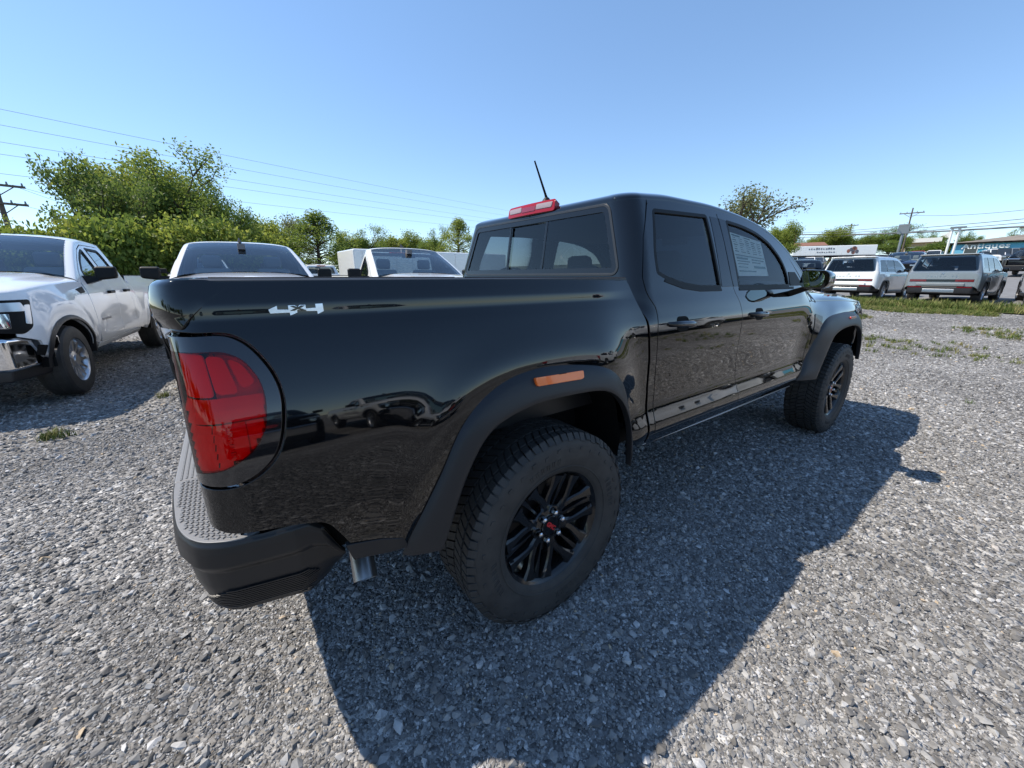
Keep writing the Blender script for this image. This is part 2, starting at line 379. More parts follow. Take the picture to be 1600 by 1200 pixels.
# pocket walls: a deep sheet behind the lamp, made white to bounce sunlight
both('lamp_pocket', pocket, Pside, M['refl'], step=.03, lift=-.074, flange=.0)
# --- tail lamp: dark surround lens, red lenses, reflectors inside
lens_s = pm('tail_lamp_red', (.42, .004, .008), .05, coat=1, ior=1.5)
M['lens'] = glassmat('red_lens', (1., .014, .022), refl=1.0); M['lens_clear'] = glassmat('clear_lens', (.9, .86, .86))
M['smoke'] = pm('smoked_lens', (.010, .009, .010), .05, coat=1)
M['refl_red'] = pm('lamp_bowl_red', (.75, .03, .035), .25, Emission_Strength=0.)
M['lampdark'] = pm('lamp_dark_red', (.40, .10, .10), .4)
surround = [(-1.12, 1.250)] + inset(LAMP, .007) + [(-1.12, .940)]
red_o = rnd([(-1.112, 1.222), (-.940, 1.218), (-.905, 1.198), (-.880, 1.150), (-.876, 1.10), (-.888, 1.036), (-.915, .996), (-.965, .966), (-1.112, .948)], [.01, .02, .03, .03, .03, .03, .03, .03, .01])
for sd_, lam in enumerate(both('tail_lamp', surround, Pside, M['smoke'], holes=[red_o], step=.018, lift=.001, flange=.02)):
    sgn = -1 if sd_ == 0 else 1
    def PP(P, s=-sgn):
        return lambda u, v: (lambda q: (q[0], q[1] * s, q[2]))(P(u, v))
    Pm = PP(Pside); rf = (-.3, sgn, .1)
    panel('lens', red_o, Pm, rf, M['lens'], lam, step=.018, lift=.001, flange=0)
    # inside: a deep bowl, white to bounce light, and reflectors that brighten the lens
    def clip_box(u0, u1, z0, z1, r=.008):
        return rnd([(u0, z1), (u1, z1), (u1, z0), (u0, z0)], r)
    panel('bowl', red_o, Pm, rf, M['refl'], lam, step=.03, lift=-.062, flange=0)
    panel('upper_reflector', rnd([(-1.11, 1.217), (-.982, 1.216), (-.974, 1.126), (-1.11, 1.124)], .01), Pm, rf, M['refl'], lam, step=.02, lift=-.012, flange=.006)
    panel('upper_reflector', rnd([(-.975, 1.212), (-.942, 1.208), (-.925, 1.128), (-.966, 1.13)], .012), Pm, rf, M['refl'], lam, step=.02, lift=-.012, flange=.006)
    panel('upper_reflector', rnd([(-.935, 1.205), (-.912, 1.192), (-.89, 1.148), (-.916, 1.135)], .012), Pm, rf, M['refl'], lam, step=.02, lift=-.014, flange=.006)
    def louvre(name, u0, u1, z0, z1, h, a=-.005, b=-.012, taper=0.):  # steps invented and tilted to catch the sun, brightening the red lens
        mb = MB(); n = max(1, int(round((z1 - z0) / h))); h = (z1 - z0) / n; m = 9
        for k in range(n):
            za, zb = z0 + k * h, z0 + (k + 1) * h - .0006; ua = u0; us = np.linspace(ua, min(u1, float(np.interp((za + zb) / 2, [.94, .966, .996, 1.036, 1.1, 1.15, 1.198, 1.218], [-1.0, -.965, -.915, -.888, -.876, -.880, -.905, -.94])) - .004), m)
            A = np.stack(Pm(us, za + 0 * us), 1); B = np.stack(Pm(us, zb + 0 * us), 1); Na = pnormal(Pm, us, za + 0 * us); Na *= np.sign((Na * np.array(rf)).sum(1))[:, None]
            v = np.concatenate([A + Na * b, A + Na * a, B + Na * b]); mb.add(v, [(r_ * m + i_, r_ * m + i_ + 1, (r_ + 1) * m + i_ + 1, (r_ + 1) * m + i_) for r_ in (0, 1) for i_ in range(m - 1)])
        return mb.build(name, M['refl'], lam)
    louvre('middle_reflector', -1.110, -.86, 1.068, 1.121, .0265, -.004, -.012)
    louvre('lower_reflector', -1.110, -.990, .950, 1.064, .019)
    louvre('lower_reflector', -.988, -.924, .962, 1.064, .0204, -.004, -.012)
    louvre('lower_reflector', -.922, -.86, 1.0, 1.064, .0213)
    rb = MB()
    for k in range(12):
        z = .985 + k * .006; x, y, _ = [float(q[0]) for q in Pm(np.array([-.955]), np.array([z]))]
        rb.box((x - .004, y - .004 + (.006 if sgn < 0 else -.006), z), (x + .004, y + .004 + (.006 if sgn < 0 else -.006), z + .003))
    rb.build('light_guide', M['refl'], lam)
# bed rail cap and bed tub
rc_ = MB()
for sgn in (-1, 1):
    rc_ = MB(); xs = np.linspace(-.972, .50, 30); ring = []
    for x in xs:
        w = float(hw(x, 1.366)); ring.append([(x, sgn * (w - .001), 1.352), (x, sgn * (w - .003), 1.3655), (x, sgn * (w - .012), 1.3695), (x, sgn * (w - .075), 1.3695), (x, sgn * (w - .082), 1.362), (x, sgn * (w - .082), 1.33)])
    n = 6; f = []
    for i in range(len(xs) - 1):
        for k in range(n - 1): f.append((i * n + k, (i + 1) * n + k, (i + 1) * n + k + 1, i * n + k + 1)[::(1 if sgn > 0 else -1)])
    f += [tuple(range(n))[::sgn], tuple((len(xs) - 1) * n + k for k in range(n))[::-sgn]]
    rc_.add([q for r in ring for q in r], f); rc_.build('bed_rail', M['clad'], truck, sharp=40)
tb = MB(); tb.box((-.98, -.76, .80), (.50, .76, .84)); tb.box((.46, -.76, .84), (.50, .76, 1.35))
for sgn in (-1, 1): tb.box((-.98, sgn * .74 - .02, .84), (.46, sgn * .74 + .02, 1.34)); tb.box((-.40, min(sgn * .52, sgn * .72), .84), (.40, max(sgn * .52, sgn * .72), 1.06))
tb.build('bed_tub', M['plastic'], truck)
# --- tailgate with the full-width lip that turns the corner
def Ptail(s, v):
    s = np.asarray(s, float); v = np.asarray(v, float) + 0 * s
    # s: 0 at the middle ... .70 corner starts ... side at 1.0
    R1 = .085; s1 = .762
    a = np.clip((np.abs(s) - s1) / R1, 0, PI / 2); rest = np.clip(np.abs(s) - s1 - R1 * PI / 2, 0, None)
    bulge = np.interp(v, [1.262, 1.275, 1.29, 1.305, 1.325, 1.345, 1.358, 1.366, 1.369], [.000, .008, .013, .014, .012, .008, .004, -.003, -.014])
    xo = -1.058 + .018 * (s / .8)**2
    x = xo + R1 * (1 - np.cos(a)) + rest - bulge * np.cos(a)
    y = np.sign(s) * (np.minimum(np.abs(s), s1) + R1 * np.sin(a) + bulge * np.sin(a) * .3 - rest * .03)
    k = np.sign(s) * (hw(np.maximum(x, UC), v) + .0005)                                     # meet the bed side flush at the ends
    q = sst(s1 + .02, s1 + R1 * 1.5, np.abs(s)); y = y * (1 - q) + k * q
    return x, y, v
panel('tailgate_lip', rnd([(-.94, 1.357), (-.90, 1.367), (.90, 1.367), (.94, 1.357), (.905, 1.33), (.87, 1.292), (.845, 1.266), (-.845, 1.266), (-.87, 1.292), (-.905, 1.33)], .006), Ptail, lambda X: np.stack([-1 + 0 * X[:, 0], X[:, 1] * .9, .35 + 0 * X[:, 0]], 1), M['black'], truck, step=.02, flange=.03)
tg = MB(); tg.box((-1.03, -.745, .79), (-.985, .745, 1.355)); tg.build('tailgate', M['black'], truck, bevel=.012)
hd = MB(); hd.box((-1.036, -.10, 1.19), (-1.031, .10, 1.25)); hd.build('tailgate_handle', M['plastic'], truck)
# --- rear bumper
M['bump'] = pm('bumper_black', (.012, .012, .013), .36, spec=.45)
bpath = catmull([(-1.150, 0), (-1.150, -.20), (-1.149, -.42), (-1.136, -.60), (-1.118, -.72), (-1.082, -.803), (-1.030, -.845), (-.975, -.860), (-.92, -.872), (-.86, -.888), (-.80, -.900), (-.752, -.905)], 6)
bp = np.array(bpath); bl = np.concatenate([[0], np.cumsum(np.linalg.norm(np.diff(bp, axis=0), axis=1))]); BT = bl[-1]
def bump_side(sg):
    def P(s, t):
        s = np.asarray(s, float); t = np.asarray(t, float) + 0 * s
        x = np.interp(s, bl, bp[:, 0]); y = np.interp(s, bl, bp[:, 1]); e = .004
        tx = np.interp(s + e, bl, bp[:, 0]) - np.interp(s - e, bl, bp[:, 0]); ty = np.interp(s + e, bl, bp[:, 1]) - np.interp(s - e, bl, bp[:, 1]); n = np.sqrt(tx * tx + ty * ty) + 1e-9
        nx, ny = ty / n, -tx / n                                   # outward in plan
        zt = np.interp(x, [-1.2, -.93, -.87, -.835, -.80, -.76, -.745], [.735, .735, .742, .740, .71, .62, .60]); zb = np.interp(x, [-1.2, -1.0, -.86, -.80, -.76, -.745], [.475, .485, .485, .52, .555, .575])
        zt = np.where(s < .95, .735, zt)
        z = zt + (zb - zt) * t
        off = np.interp(t, [0, .05, .12, .26, .31, .36, .6, .85, 1.0], [-.012, -.003, .0, .002, -.004, -.014, -.018, -.034, -.060])
        off = off - np.clip(s - (BT - .12), 0, .12) * .25
        sgx = -nx; sgy = -ny
        ox = np.where(nx * (x + .3) + ny * y < 0, -nx, nx); oy = np.where(nx * (x + .3) + ny * y < 0, -ny, ny)
        return x + ox * off, sg * (y + oy * off) * 1.0, z
    return P
for sg in (1, -1):
    grid('bumper', bump_side(sg), np.unique(np.concatenate([np.linspace(0, .8, 12), np.linspace(.8, BT, 40)])), np.array([0, .03, .06, .1, .14, .2, .25, .29, .33, .38, .45, .55, .65, .75, .85, .93, 1.0]), M['bump'], truck, lambda X: np.stack([-1 + 0 * X[:, 0], X[:, 1] * 1.5, .1 + 0 * X[:, 0]], 1))
    # ribbed lower insert
    Pb = bump_side(sg); rib = MB(); 
    for k in range(13):
        t0 = .60 + k * .028; s0 = np.interp(t0, [.60, .75, 1], [BT - .30, BT - .40, BT - .50]); s1 = np.interp(t0, [.6, .7, .85, 1], [BT - .10, BT - .075, BT - .09, BT - .16]); ss = np.linspace(s0, s1, 10)
        A = np.stack(Pb(ss, t0), 1); B_ = np.stack(Pb(ss, t0 + .016), 1); Nn = pnormal(Pb, ss, t0 + 0 * ss, .002); 
        Nn *= np.sign((Nn * np.stack([-1 + 0 * ss, A[:, 1], 0 * ss], 1)).sum(1))[:, None]
        v = np.concatenate([A + Nn * .001, A + Nn * .005, B_ + Nn * .005, B_ + Nn * .001]); n = len(ss); f = []
        for i in range(n - 1):
            for j in range(3): f.append((j * n + i, j * n + i + 1, (j + 1) * n + i + 1, (j + 1) * n + i))
        rib.add(v, f)
    tag(rib.build('bumper_ribs', M['plastic'], truck), kind='stuff')
# step pad on top, with its raised lozenges
pad_xy = [(-1.138, -.40)] + [(x + .010, y + .010) for x, y in bpath if -.86 < y < -.43] + [(-.955, -.845), (-.90, -.80), (-.90, -.60), (-.98, -.40)]
def Pflat(z): return lambda u, v: (np.asarray(u, float), np.asarray(v, float) + 0 * u, z + 0 * u)
for sg in (1, -1):
    pp = [(x, sg * y) for x, y in pad_xy]
    panel('step_pad', pp, Pflat(.7365), (0, 0, 1), M['padmetal'], truck, step=.06, flange=.01)
    lz = MB()
    for i in range(60):
        for j in range(22):
            x = -1.13 + j * .0115; y = (-.41 - i * .0125 - (j % 2) * .006)
            if inpoly([x], [y], pad_xy)[0] and dist_poly([x], [y], pad_xy)[0] > .008:
                y *= sg; a, b = (.0062, .0028) if (i + j) % 2 else (.0028, .0062); c_, s_ = .707, .707
                q = [(x + (dx * c_ - dy * s_), y + (dx * s_ + dy * c_)) for dx, dy in ((-a, -b), (a, -b), (a, b), (-a, b))]
                lz.add([(*p_, .7365) for p_ in q] + [(x + (p_[0] - x) * .55, y + (p_[1] - y) * .55, .7395) for p_ in q], [(0, 1, 5, 4), (1, 2, 6, 5), (2, 3, 7, 6), (3, 0, 4, 7), (4, 5, 6, 7)])
    tag(lz.build('pad_tread', M['padmetal'], truck), kind='stuff')
cp = MB(); cp.box((-1.143, -.398, .69), (-1.0, .398, .7365)); cp.build('step_pad', M['padmetal'], truck, bevel=.006)
cz = MB()
for i in range(62):
    for j in range(8):
        x = -1.125 + j * .0135; y = -.385 + i * .0125 + (j % 2) * .006; cz.box((x - .0025, y - .005, .7365), (x + .0025, y + .005, .739))
tag(cz.build('pad_tread', M['padmetal'], truck), kind='stuff')
# --- wheel arch flares
def flare(outer, inner, ax, name='arch_flare'):
    n = min(len(outer), len(inner)); 
    def rs(p, n=60):
        p = np.array(p); l = np.concatenate([[0], np.cumsum(np.linalg.norm(np.diff(p, axis=0), axis=1))]); t = np.linspace(0, l[-1], n); return np.stack([np.interp(t, l, p[:, 0]), np.interp(t, l, p[:, 1])], 1)
    o = rs(outer); i = rs(inner); pr = [(-.03, None), (.03, .006), (.10, .013), (.22, .018), (.42, .023), (.66, .028), (.82, .031), (.92, .031), (.985, .026), (1.0, .018), (1.0, -.05)]
    res = []
    for sgn in (-1, 1):
        v = []; f = []
        m = len(pr)
        for k in range(len(o)):
            ymax = .972 if ax == 0 else .965
            for t, e in pr:
                q = o[k] + (i[k] - o[k]) * t; w = float(hw(ax + q[0], q[1])); w0 = float(hw(ax + o[k][0], o[k][1])); 
                base = w0 * (1 - t) + ymax * t
                y = (w - .002) if e is None else base + e * (1 - .6 * t)
                v.append((ax + q[0], sgn * y, q[1]))
        for k in range(len(o) - 1):
            for j in range(m - 1): f.append((k * m + j, k * m + j + 1, (k + 1) * m + j + 1, (k + 1) * m + j)[::-sgn])
        res.append(mk(name, v, f, M['clad'], truck, smooth=True, sharp=50))
    return res
fl_r = flare(ARCH_R, ARCH_Ri, 0.); fl_f = flare(ARCH_F, ARCH_Fi, WB)
# orange side marker on the rear flare, red one tiny plate on the front flare
def on_flare(poly, mat, name, parents, ax, lift=.0):
    for sgn, par in zip((-1, 1), parents):
        def Pf(u, v, s=sgn):
            zz = np.asarray(v, float) + 0 * u
            d = np.clip((1.07 - zz) / .105, 0, 1); return np.asarray(u, float), s * (hw(u, 1.065 + 0 * u) * (1 - d) + (.972 if ax == 0 else .965) * d + .024 * (1 - .6 * d) + .0), zz
        panel(name, poly, Pf, (0, sgn, .3), mat, par, step=.02, lift=.004 + lift, flange=.012)
on_flare(rnd([(-.124, 1.047), (.100, 1.041), (.100, 1.016), (.088, 1.013), (-.118, 1.020)], .006), M['amber'], 'side_marker', fl_r, 0, .004)
on_flare(rnd([(WB - .03, 1.043), (WB + .12, 1.043), (WB + .12, 1.026), (WB - .03, 1.026)], .005), pm('red_marker', (.5, .03, .02), .15, coat=1), 'side_marker', fl_f, WB, .004)
# lower strip of cladding behind the rear wheel
both('lower_cladding', [(-.755, .668), (-.66, .644), (-.60, .622), (-.585, .585), (-.66, .592), (-.74, .612)], Pside, M['clad'], step=.03, lift=.003)
# --- cab: corner and quarter, doors, rear wall
q_r = [(.543, 1.37), (.543, 1.712)] + [(u, float(zed(u)) - .0) for u in np.linspace(.56, .735, 6)] + [(.728, 1.70), (.676, 1.547), (.652, 1.37), (.680, 1.24), (.672, 1.137), (.684, 1.0), (.703, .82), (.695, .63), (.652, .625), (.660, .80), (.642, .99), (.608, 1.18), (.575, 1.25), (.548, 1.33)]
both('cab_corner', q_r, Pcab, M['black'], step=.022, flange=.03)
rear_cut = [(.740, 1.700), (.682, 1.547), (.659, 1.37), (.687, 1.24), (.679, 1.137), (.691, 1.0), (.710, .82), (.702, .628)]
b_cut = catmull([(1.400, 1.708), (1.418, 1.55), (1.432, 1.36), (1.448, 1.29), (1.488, 1.224), (1.503, 1.142), (1.505, .98), (1.535, .815), (1.556, .70), (1.56, .628)], 5)
dtop = lambda a, b, n: [(float(x), float(zed(x)) - .020) for x in np.linspace(a, b, n)]
win_r = rnd([(.778, 1.680), (1.283, 1.694), (1.300, 1.314), (1.09, 1.316), (.93, 1.332), (.81, 1.366), (.757, 1.388), (.748, 1.48)], [.02, .02, .012, .05, .05, .03, .012, .1])
win_f = rnd([(1.492, 1.683), (1.68, 1.668), (1.86, 1.638), (2.03, 1.580), (2.165, 1.487), (2.225, 1.40), (2.235, 1.308), (1.505, 1.312)], [.02, .06, .06, .06, .06, .05, .015, .012])
rd = [(x, z) for x, z in rear_cut[::-1]] + dtop(.75, 1.398, 8) + [(x - .003, z) for x, z in b_cut[1:]]
fd = [(x + .003, z) for x, z in b_cut[::-1]][:-1] + dtop(1.406, 2.26, 14) + [(2.42, 1.385), (2.52, 1.29), (2.584, 1.20), (2.592, 1.12), (2.600, .95), (2.585, .74), (2.58, .628)]
rdoors = both('rear_door', rd, Pcab, M['black'], holes=[win_r], step=.024, flange=.03, rows=[.645, .665, .685, .71, .73, .75, .77, 1.125, 1.135, 1.145, 1.152, 1.16, 1.17])
fdoors = both('front_door', fd, Pcab, M['black'], holes=[win_f], step=.024, flange=.03, rows=[.645, .665, .685, .71, .73, .75, .77, 1.125, 1.135, 1.145, 1.152, 1.16, 1.17])
side_refs = [(0, -1, .2), (0, 1, .2)]
def Pmir(P, i): return P if i == 0 else (lambda u, v: (lambda q: (q[0], -q[1], q[2]))(P(u, v)))
def ring_of(poly, d):
    'poly grown by d (miter) '
    p = resample(poly, .02); n = len(p); t = np.roll(p, -1, 0) - np.roll(p, 1, 0); t /= np.linalg.norm(t, axis=1)[:, None] + 1e-9
    nn = np.stack([t[:, 1], -t[:, 0]], 1); A = .5 * np.sum(p[:, 0] * np.roll(p[:, 1], -1) - np.roll(p[:, 0], -1) * p[:, 1])
    return [tuple(q) for q in p + nn * d * (1 if A > 0 else -1)]
for i in (0, 1):
    for door, win, gl in ((rdoors[i], win_r, M['glass_dark']), (fdoors[i], win_f, M['glass_light'])):
        P = Pmir(Pcab, i)
        panel('window', win, P, side_refs[i], gl, door, step=.05, lift=-.008, flange=0)
        panel('window_seal', ring_of(win, .004), P, side_refs[i], M['black_trim'], door, holes=[ring_of(win, -.012)], step=.03, lift=.001, flange=.012, rim=.001)
    # belt strip
    panel('belt_strip', [(.81, 1.362), (.93, 1.328), (1.09, 1.311), (1.30, 1.309), (1.30, 1.296), (1.08, 1.298), (.93, 1.314), (.80, 1.350)], P, side_refs[i], M['black_trim'], rdoors[i], step=.04, lift=.003, flange=.006)
    panel('belt_strip', [(1.505, 1.307), (2.30, 1.303), (2.30, 1.289), (1.505, 1.294)], P, side_refs[i], M['black_trim'], fdoors[i], step=.04, lift=.003, flange=.006)
    # B pillar black insert
    panel('pillar_cover', [(1.318, 1.69), (1.393, 1.688), (1.425, 1.37), (1.432, 1.318), (1.312, 1.318)], P, side_refs[i], M['gloss'], rdoors[i], step=.04, lift=.002, flange=.006)
    panel('pillar_cover', [(1.412, 1.688), (1.484, 1.683), (1.497, 1.318), (1.445, 1.318), (1.434, 1.37)], P, side_refs[i], M['gloss'], fdoors[i], step=.04, lift=.002, flange=.006)
    panel('sail_cover', [(2.25, 1.40), (2.36, 1.40), (2.47, 1.31), (2.25, 1.31)], P, side_refs[i], M['black_trim'], fdoors[i], step=.04, lift=.003, flange=.006)
    # door handles: cup behind, pull bar in front
    sg = -1 if i == 0 else 1
    for door, x0 in ((rdoors[i], .755), (fdoors[i], 1.60)):
        cup = rnd([(x0 + .07, 1.187), (x0 + .18, 1.184), (x0 + .185, 1.112), (x0 + .075, 1.114)], .035)
        panel('handle_cup', cup, P, side_refs[i], M['dark'], door, step=.02, lift=.0008, flange=0)
        hb = MB(); pts = []
        for k in range(11):
            x = x0 + k * .0235; z = 1.156 - k * .0012; w = float(hw(x, z)); e = .030 * (1 - abs((k - 5) / 5)**4) + .004; pts.append((x, sg * (w + e), z))
        v = []; f = []
        for k, q in enumerate(pts):
            hz = .016 * (1 - .45 * abs((k - 5) / 5)**3); 
            v += [(q[0], q[1] - sg * .010, q[2] - hz), (q[0], q[1], q[2] - hz * .6), (q[0], q[1] + sg * .003, q[2]), (q[0], q[1], q[2] + hz * .6), (q[0], q[1] - sg * .010, q[2] + hz)]
        for k in range(10):
            for j in range(5): f.append((k * 5 + j, (k + 1) * 5 + j, (k + 1) * 5 + (j + 1) % 5, k * 5 + (j + 1) % 5)[::-sg])
        f += [(0, 1, 2, 3, 4)[::-sg], tuple(50 + k for k in range(5))[::sg]]
        hb.add(v, f); hb.build('handle', M['black'], door, smooth=True, sharp=60)
# roof side rails above the doors
both('roof_rail', [(.742, 1.703)] + dtop(.755, 2.26, 18) + [(2.43, 1.39), (2.53, 1.296), (2.594, 1.203), (2.66, 1.19), (2.70, 1.205)] + [(float(x), float(zed(x)) + .0) for x in np.linspace(2.70, .74, 26)], lambda u, v: Pcab(u, v), M['black'], step=.03, flange=.012)
# roof and windscreen: from the edge curve over to the middle
def Proof(u, t):
    u = np.asarray(u, float); t = np.asarray(t, float) + 0 * u
    ze = zed(np.maximum(u, .543)); x, y, z = Pcab(np.maximum(u, .543), ze)
    r = np.clip(.543 - u, 0, None)                 # along the rear wall towards the middle
    y = -(np.abs(y) - r)
    cx = np.clip(x, 1.15, None); k = 1 - (1 - t)
    n = 2.5; h = (1 - (1 - t)**n)**(1 / n)
    H = np.interp(x, [.55, .8, 1.2, 1.9, 2.4, 2.75], [.078, .080, .078, .075, .085, .10])
    return x + (cx - x) * t, y * (1 - t), ze + H * h
tt = np.concatenate([[0], np.linspace(0.002, 1, 36)**1.8])
uu = np.concatenate([np.linspace(.543 - .612, .543, 18), np.linspace(.55, .72, 10), np.linspace(.75, 1.9, 24)])
UPR = lambda X: np.stack([(X[:, 0] < .75) * -.5, np.sign(X[:, 1]) * .6, np.ones(len(X))], 1)
grid('roof', Proof, uu, tt, M['black'], truck, UPR, mirror=True)
uw = np.linspace(1.92, 2.735, 30); grid('windscreen', Proof, uw, np.linspace(.10, 1, 20), M['glass_ws'], truck, UPR, mirror=True)
grid('windscreen_pillar', Proof, np.linspace(1.9, 2.735, 30), np.concatenate([[0], np.linspace(.002, .32, 14)**1.8]), M['black'], truck, UPR, mirror=True)
# rear wall with the sliding window
def Prear(y, z):
    y = np.asarray(y, float); z = np.asarray(z, float) + 0 * y; return xr(z) + 0 * y, y, z
def yw(z): return float(hw(.62, z)) - RCC
zz = np.linspace(1.37, 1.712, 9)
wall = [(-yw(z) - .001, z) for z in zz] + [(yw(z) + .001, z) for z in zz[::-1]]
win_b = rnd([(-.590, 1.690), (.590, 1.690), (.705, 1.392), (-.705, 1.392)], .035)
rw = panel('cab_rear_wall', wall, Prear, (-1, 0, .1), M['black'], truck, holes=[win_b], step=.05, flange=.02)
lowr = MB(); lowr.box((.60, -.78, .62), (.62, .78, 1.372)); lowr.build('cab_back_panel', M['black'], truck)
rg = panel('rear_glass', [(-.588, 1.686), (-.165, 1.686), (-.165, 1.394), (-.700, 1.394)], Prear, (-1, 0, .1), M['glass_dark'], rw, step=.2, lift=-.004, flange=0)
panel('rear_glass', [(.588, 1.686), (.165, 1.686), (.165, 1.394), (.700, 1.394)], Prear, (-1, 0, .1), M['glass_dark'], rw, step=.2, lift=-.004, flange=0)
panel('sliding_glass', [(-.155, 1.668), (.18, 1.668), (.18, 1.408), (-.155, 1.408)], Prear, (-1, 0, .1), M['glass_dark'], rw, step=.2, lift=-.012, flange=0)
fr = [(-.168, 1.689), (.192, 1.689), (.192, 1.391), (-.168, 1.391)]
panel('slider_frame', fr, Prear, (-1, 0, .1), M['gloss'], rw, holes=[[(-.153, 1.668), (.178, 1.668), (.178, 1.408), (-.153, 1.408)]], step=.1, lift=-.001, flange=.012)
panel('glass_border', ring_of(win_b, .006), Prear, (-1, 0, .1), M['gloss'], rw, holes=[ring_of(win_b, -.020)], step=.06, lift=.002, flange=.006)
mo = panel('rear_moulding', ring_of(win_b, .016), Prear, (-1, 0, .1), pm('satin_moulding', (.022, .022, .022), .34), rw, holes=[ring_of(win_b, .006)], step=.06, lift=.004, flange=.006)
# high brake lamp
def Pch(y, z):
    y = np.asarray(y, float); z = np.asarray(z, float) + 0 * y; return xr(z) - .018 + .10 * np.clip(z - 1.765, 0, None) * 4 + .25 * y * y, y, z
ch = panel('high_brake_lamp', rnd([(-.212, 1.782), (.212, 1.782), (.215, 1.722), (-.215, 1.722)], .014), Pch, (-1, 0, .2), pm('brake_lamp_red', (.30, .004, .008), .12), truck, step=.03, flange=.04)
for a, b in ((-.198, -.07), (.07, .198)):
    panel('cargo_lens', rnd([(a, 1.768), (b, 1.768), (b * .97, 1.742), (a * .97, 1.742)], .008), Pch, (-1, 0, .2), pm('cargo_lens', (.30, .24, .25), .15), ch, step=.03, lift=.003, flange=.004)
panel('stop_lens', rnd([(-.062, 1.762), (.062, 1.762), (.062, 1.738), (-.062, 1.738)], .005), Pch, (-1, 0, .2), pm('stop_lens', (.25, .004, .006), .1, coat=1), ch, step=.03, lift=.003, flange=.004)
# aerial
an = MB(); an.tube([(.745, 0, 1.806), (.745, 0, 1.828)], [.030, .014], 12); an.tube([(.745, 0, 1.825), (.735, 0, 1.845), (.648, 0, 2.012)], [.009, .007, .0045], 8); an.build('aerial', M['black_trim'], truck, smooth=True, sharp=40)
# --- rocker
both('rocker', [(.66, .622), (2.58, .622), (2.56, .575), (2.3, .552), (.70, .552), (.655, .58)], Pside, M['black'], step=.05, flange=.05)
for sg in (-1, 1):
    rk = MB(); rk.tube([(.66, sg * .872, .560), (1.4, sg * .876, .556), (2.5, sg * .874, .556)], .004, 6); rk.build('sill_seam', M['steel'], truck, smooth=True)
# --- front fender, hood and nose
zf = Tab([(2.55, 1.192), (2.8, 1.185), (3.2, 1.175), (3.6, 1.155), (4.0, 1.125), (4.4, 1.09), (4.9, 1.08)], .02)
af = [(WB + x, z) for x, z in ARCH_F]
fen = [(2.606, .95), (2.598, 1.12), (2.590, 1.187)] + [(float(u), float(zf(u))) for u in np.linspace(2.62, 4.30, 30)] + [(4.30, .70), (WB + .60, .66)] + [q for q in af[::-1] if q[1] > .64] + [(2.586, .64), (2.592, .74)]
both('front_fender', fen, Pside, M['black'], step=.03, flange=.02)
def Phood(u, t):
    u = np.asarray(u, float); t = np.asarray(t, float) + 0 * u
    ze = zf(u); x, y, z = Pside(u, ze); n = 2.2; h = (1 - (1 - t)**n)**(1 / n)
    cx = np.clip(x, None, 3.75); bul = .022 * sst(.25, .42, t) 
    H = np.interp(x, [2.6, 3.3, 4.0, 4.25], [.105, .10, .085, .075])
    return x + (cx - x) * t * sst(3.75, 4.0, x), y * (1 - t), ze + H * h + bul
grid('hood', Phood, np.concatenate([np.linspace(2.66, 4.0, 30), np.linspace(4.05, UF + RF * PI / 2 + .35, 24)]), np.concatenate([[0], np.linspace(.003, 1, 34)**1.6]), M['black'], truck, UPR, mirror=True)
xn = UF + RF
nose = MB(); nose.box((xn - .10, -.55, .70), (xn - .02, .55, 1.08)); nose.build('grille', M['plastic'], truck, bevel=.02)
gb = MB()
for k in range(6): gb.box((xn - .02, -.50, .76 + k * .055), (xn + .0, .50, .785 + k * .055))
gb.build('grille_bar', M['gloss'], truck)
text_mesh('GMC', .16, .008, M['red_txt'], truck, 'grille_lettering', Matrix.Translation((xn + .006, 0, .92)) @ Matrix.Rotation(PI / 2, 4, 'Z') @ Matrix.Rotation(PI / 2, 4, 'X'), bold=.006)
for sg in (-1, 1):
    hl = MB(); hl.box((xn - .12, min(sg * .56, sg * .78), .86), (xn - .005 - .06, max(sg * .56, sg * .78), 1.06)); hl.build('headlight', M['alu'], truck, bevel=.02)
fb = MB(); fb.hexa([(4.0, -.80, .44), (4.33, -.62, .46), (4.33, .62, .46), (4.0, .80, .44), (4.0, -.86, .72), (4.36, -.66, .70), (4.36, .66, .70), (4.0, .86, .72)]); fb.build('front_bumper', M['clad'], truck, bevel=.03)
# fender vent and hood badge
both('fender_vent', rnd([(2.66, 1.10), (2.78, 1.075), (2.70, .92), (2.64, .86)], .015), Pside, M['gloss'], step=.03, lift=.004, flange=.01)
for sg in (-1, 1):
    def Pbd(u, v, s=sg):
        x, y, z = Phood(u, .10 + 0 * u); return x, (y if s < 0 else -y) + s * .030, z + np.asarray(v, float) - .006
    hbz = panel('hood_badge', rnd([(3.12, .012), (3.62, .012), (3.64, -.022), (3.08, -.022)], .004), Pbd, (0, sg, .4), M['gloss'], truck, step=.05, lift=.004, flange=.006)
    panel('badge_plate', rnd([(3.09, .008), (3.27, .008), (3.25, -.018), (3.08, -.018)], .003), Pbd, (0, sg, .4), M['chrome'], hbz, step=.05, lift=.006, flange=.003)
    panel('badge_dot', rnd([(3.17, .004), (3.205, .004), (3.205, -.014), (3.17, -.014)], .006), Pbd, (0, sg, .4), M['red_txt'], hbz, step=.05, lift=.008, flange=.003)
    panel('badge_plate', rnd([(3.40, .006), (3.52, .006), (3.50, -.012), (3.38, -.012)], .003), Pbd, (0, sg, .4), M['chrome'], hbz, step=.05, lift=.006, flange=.003)
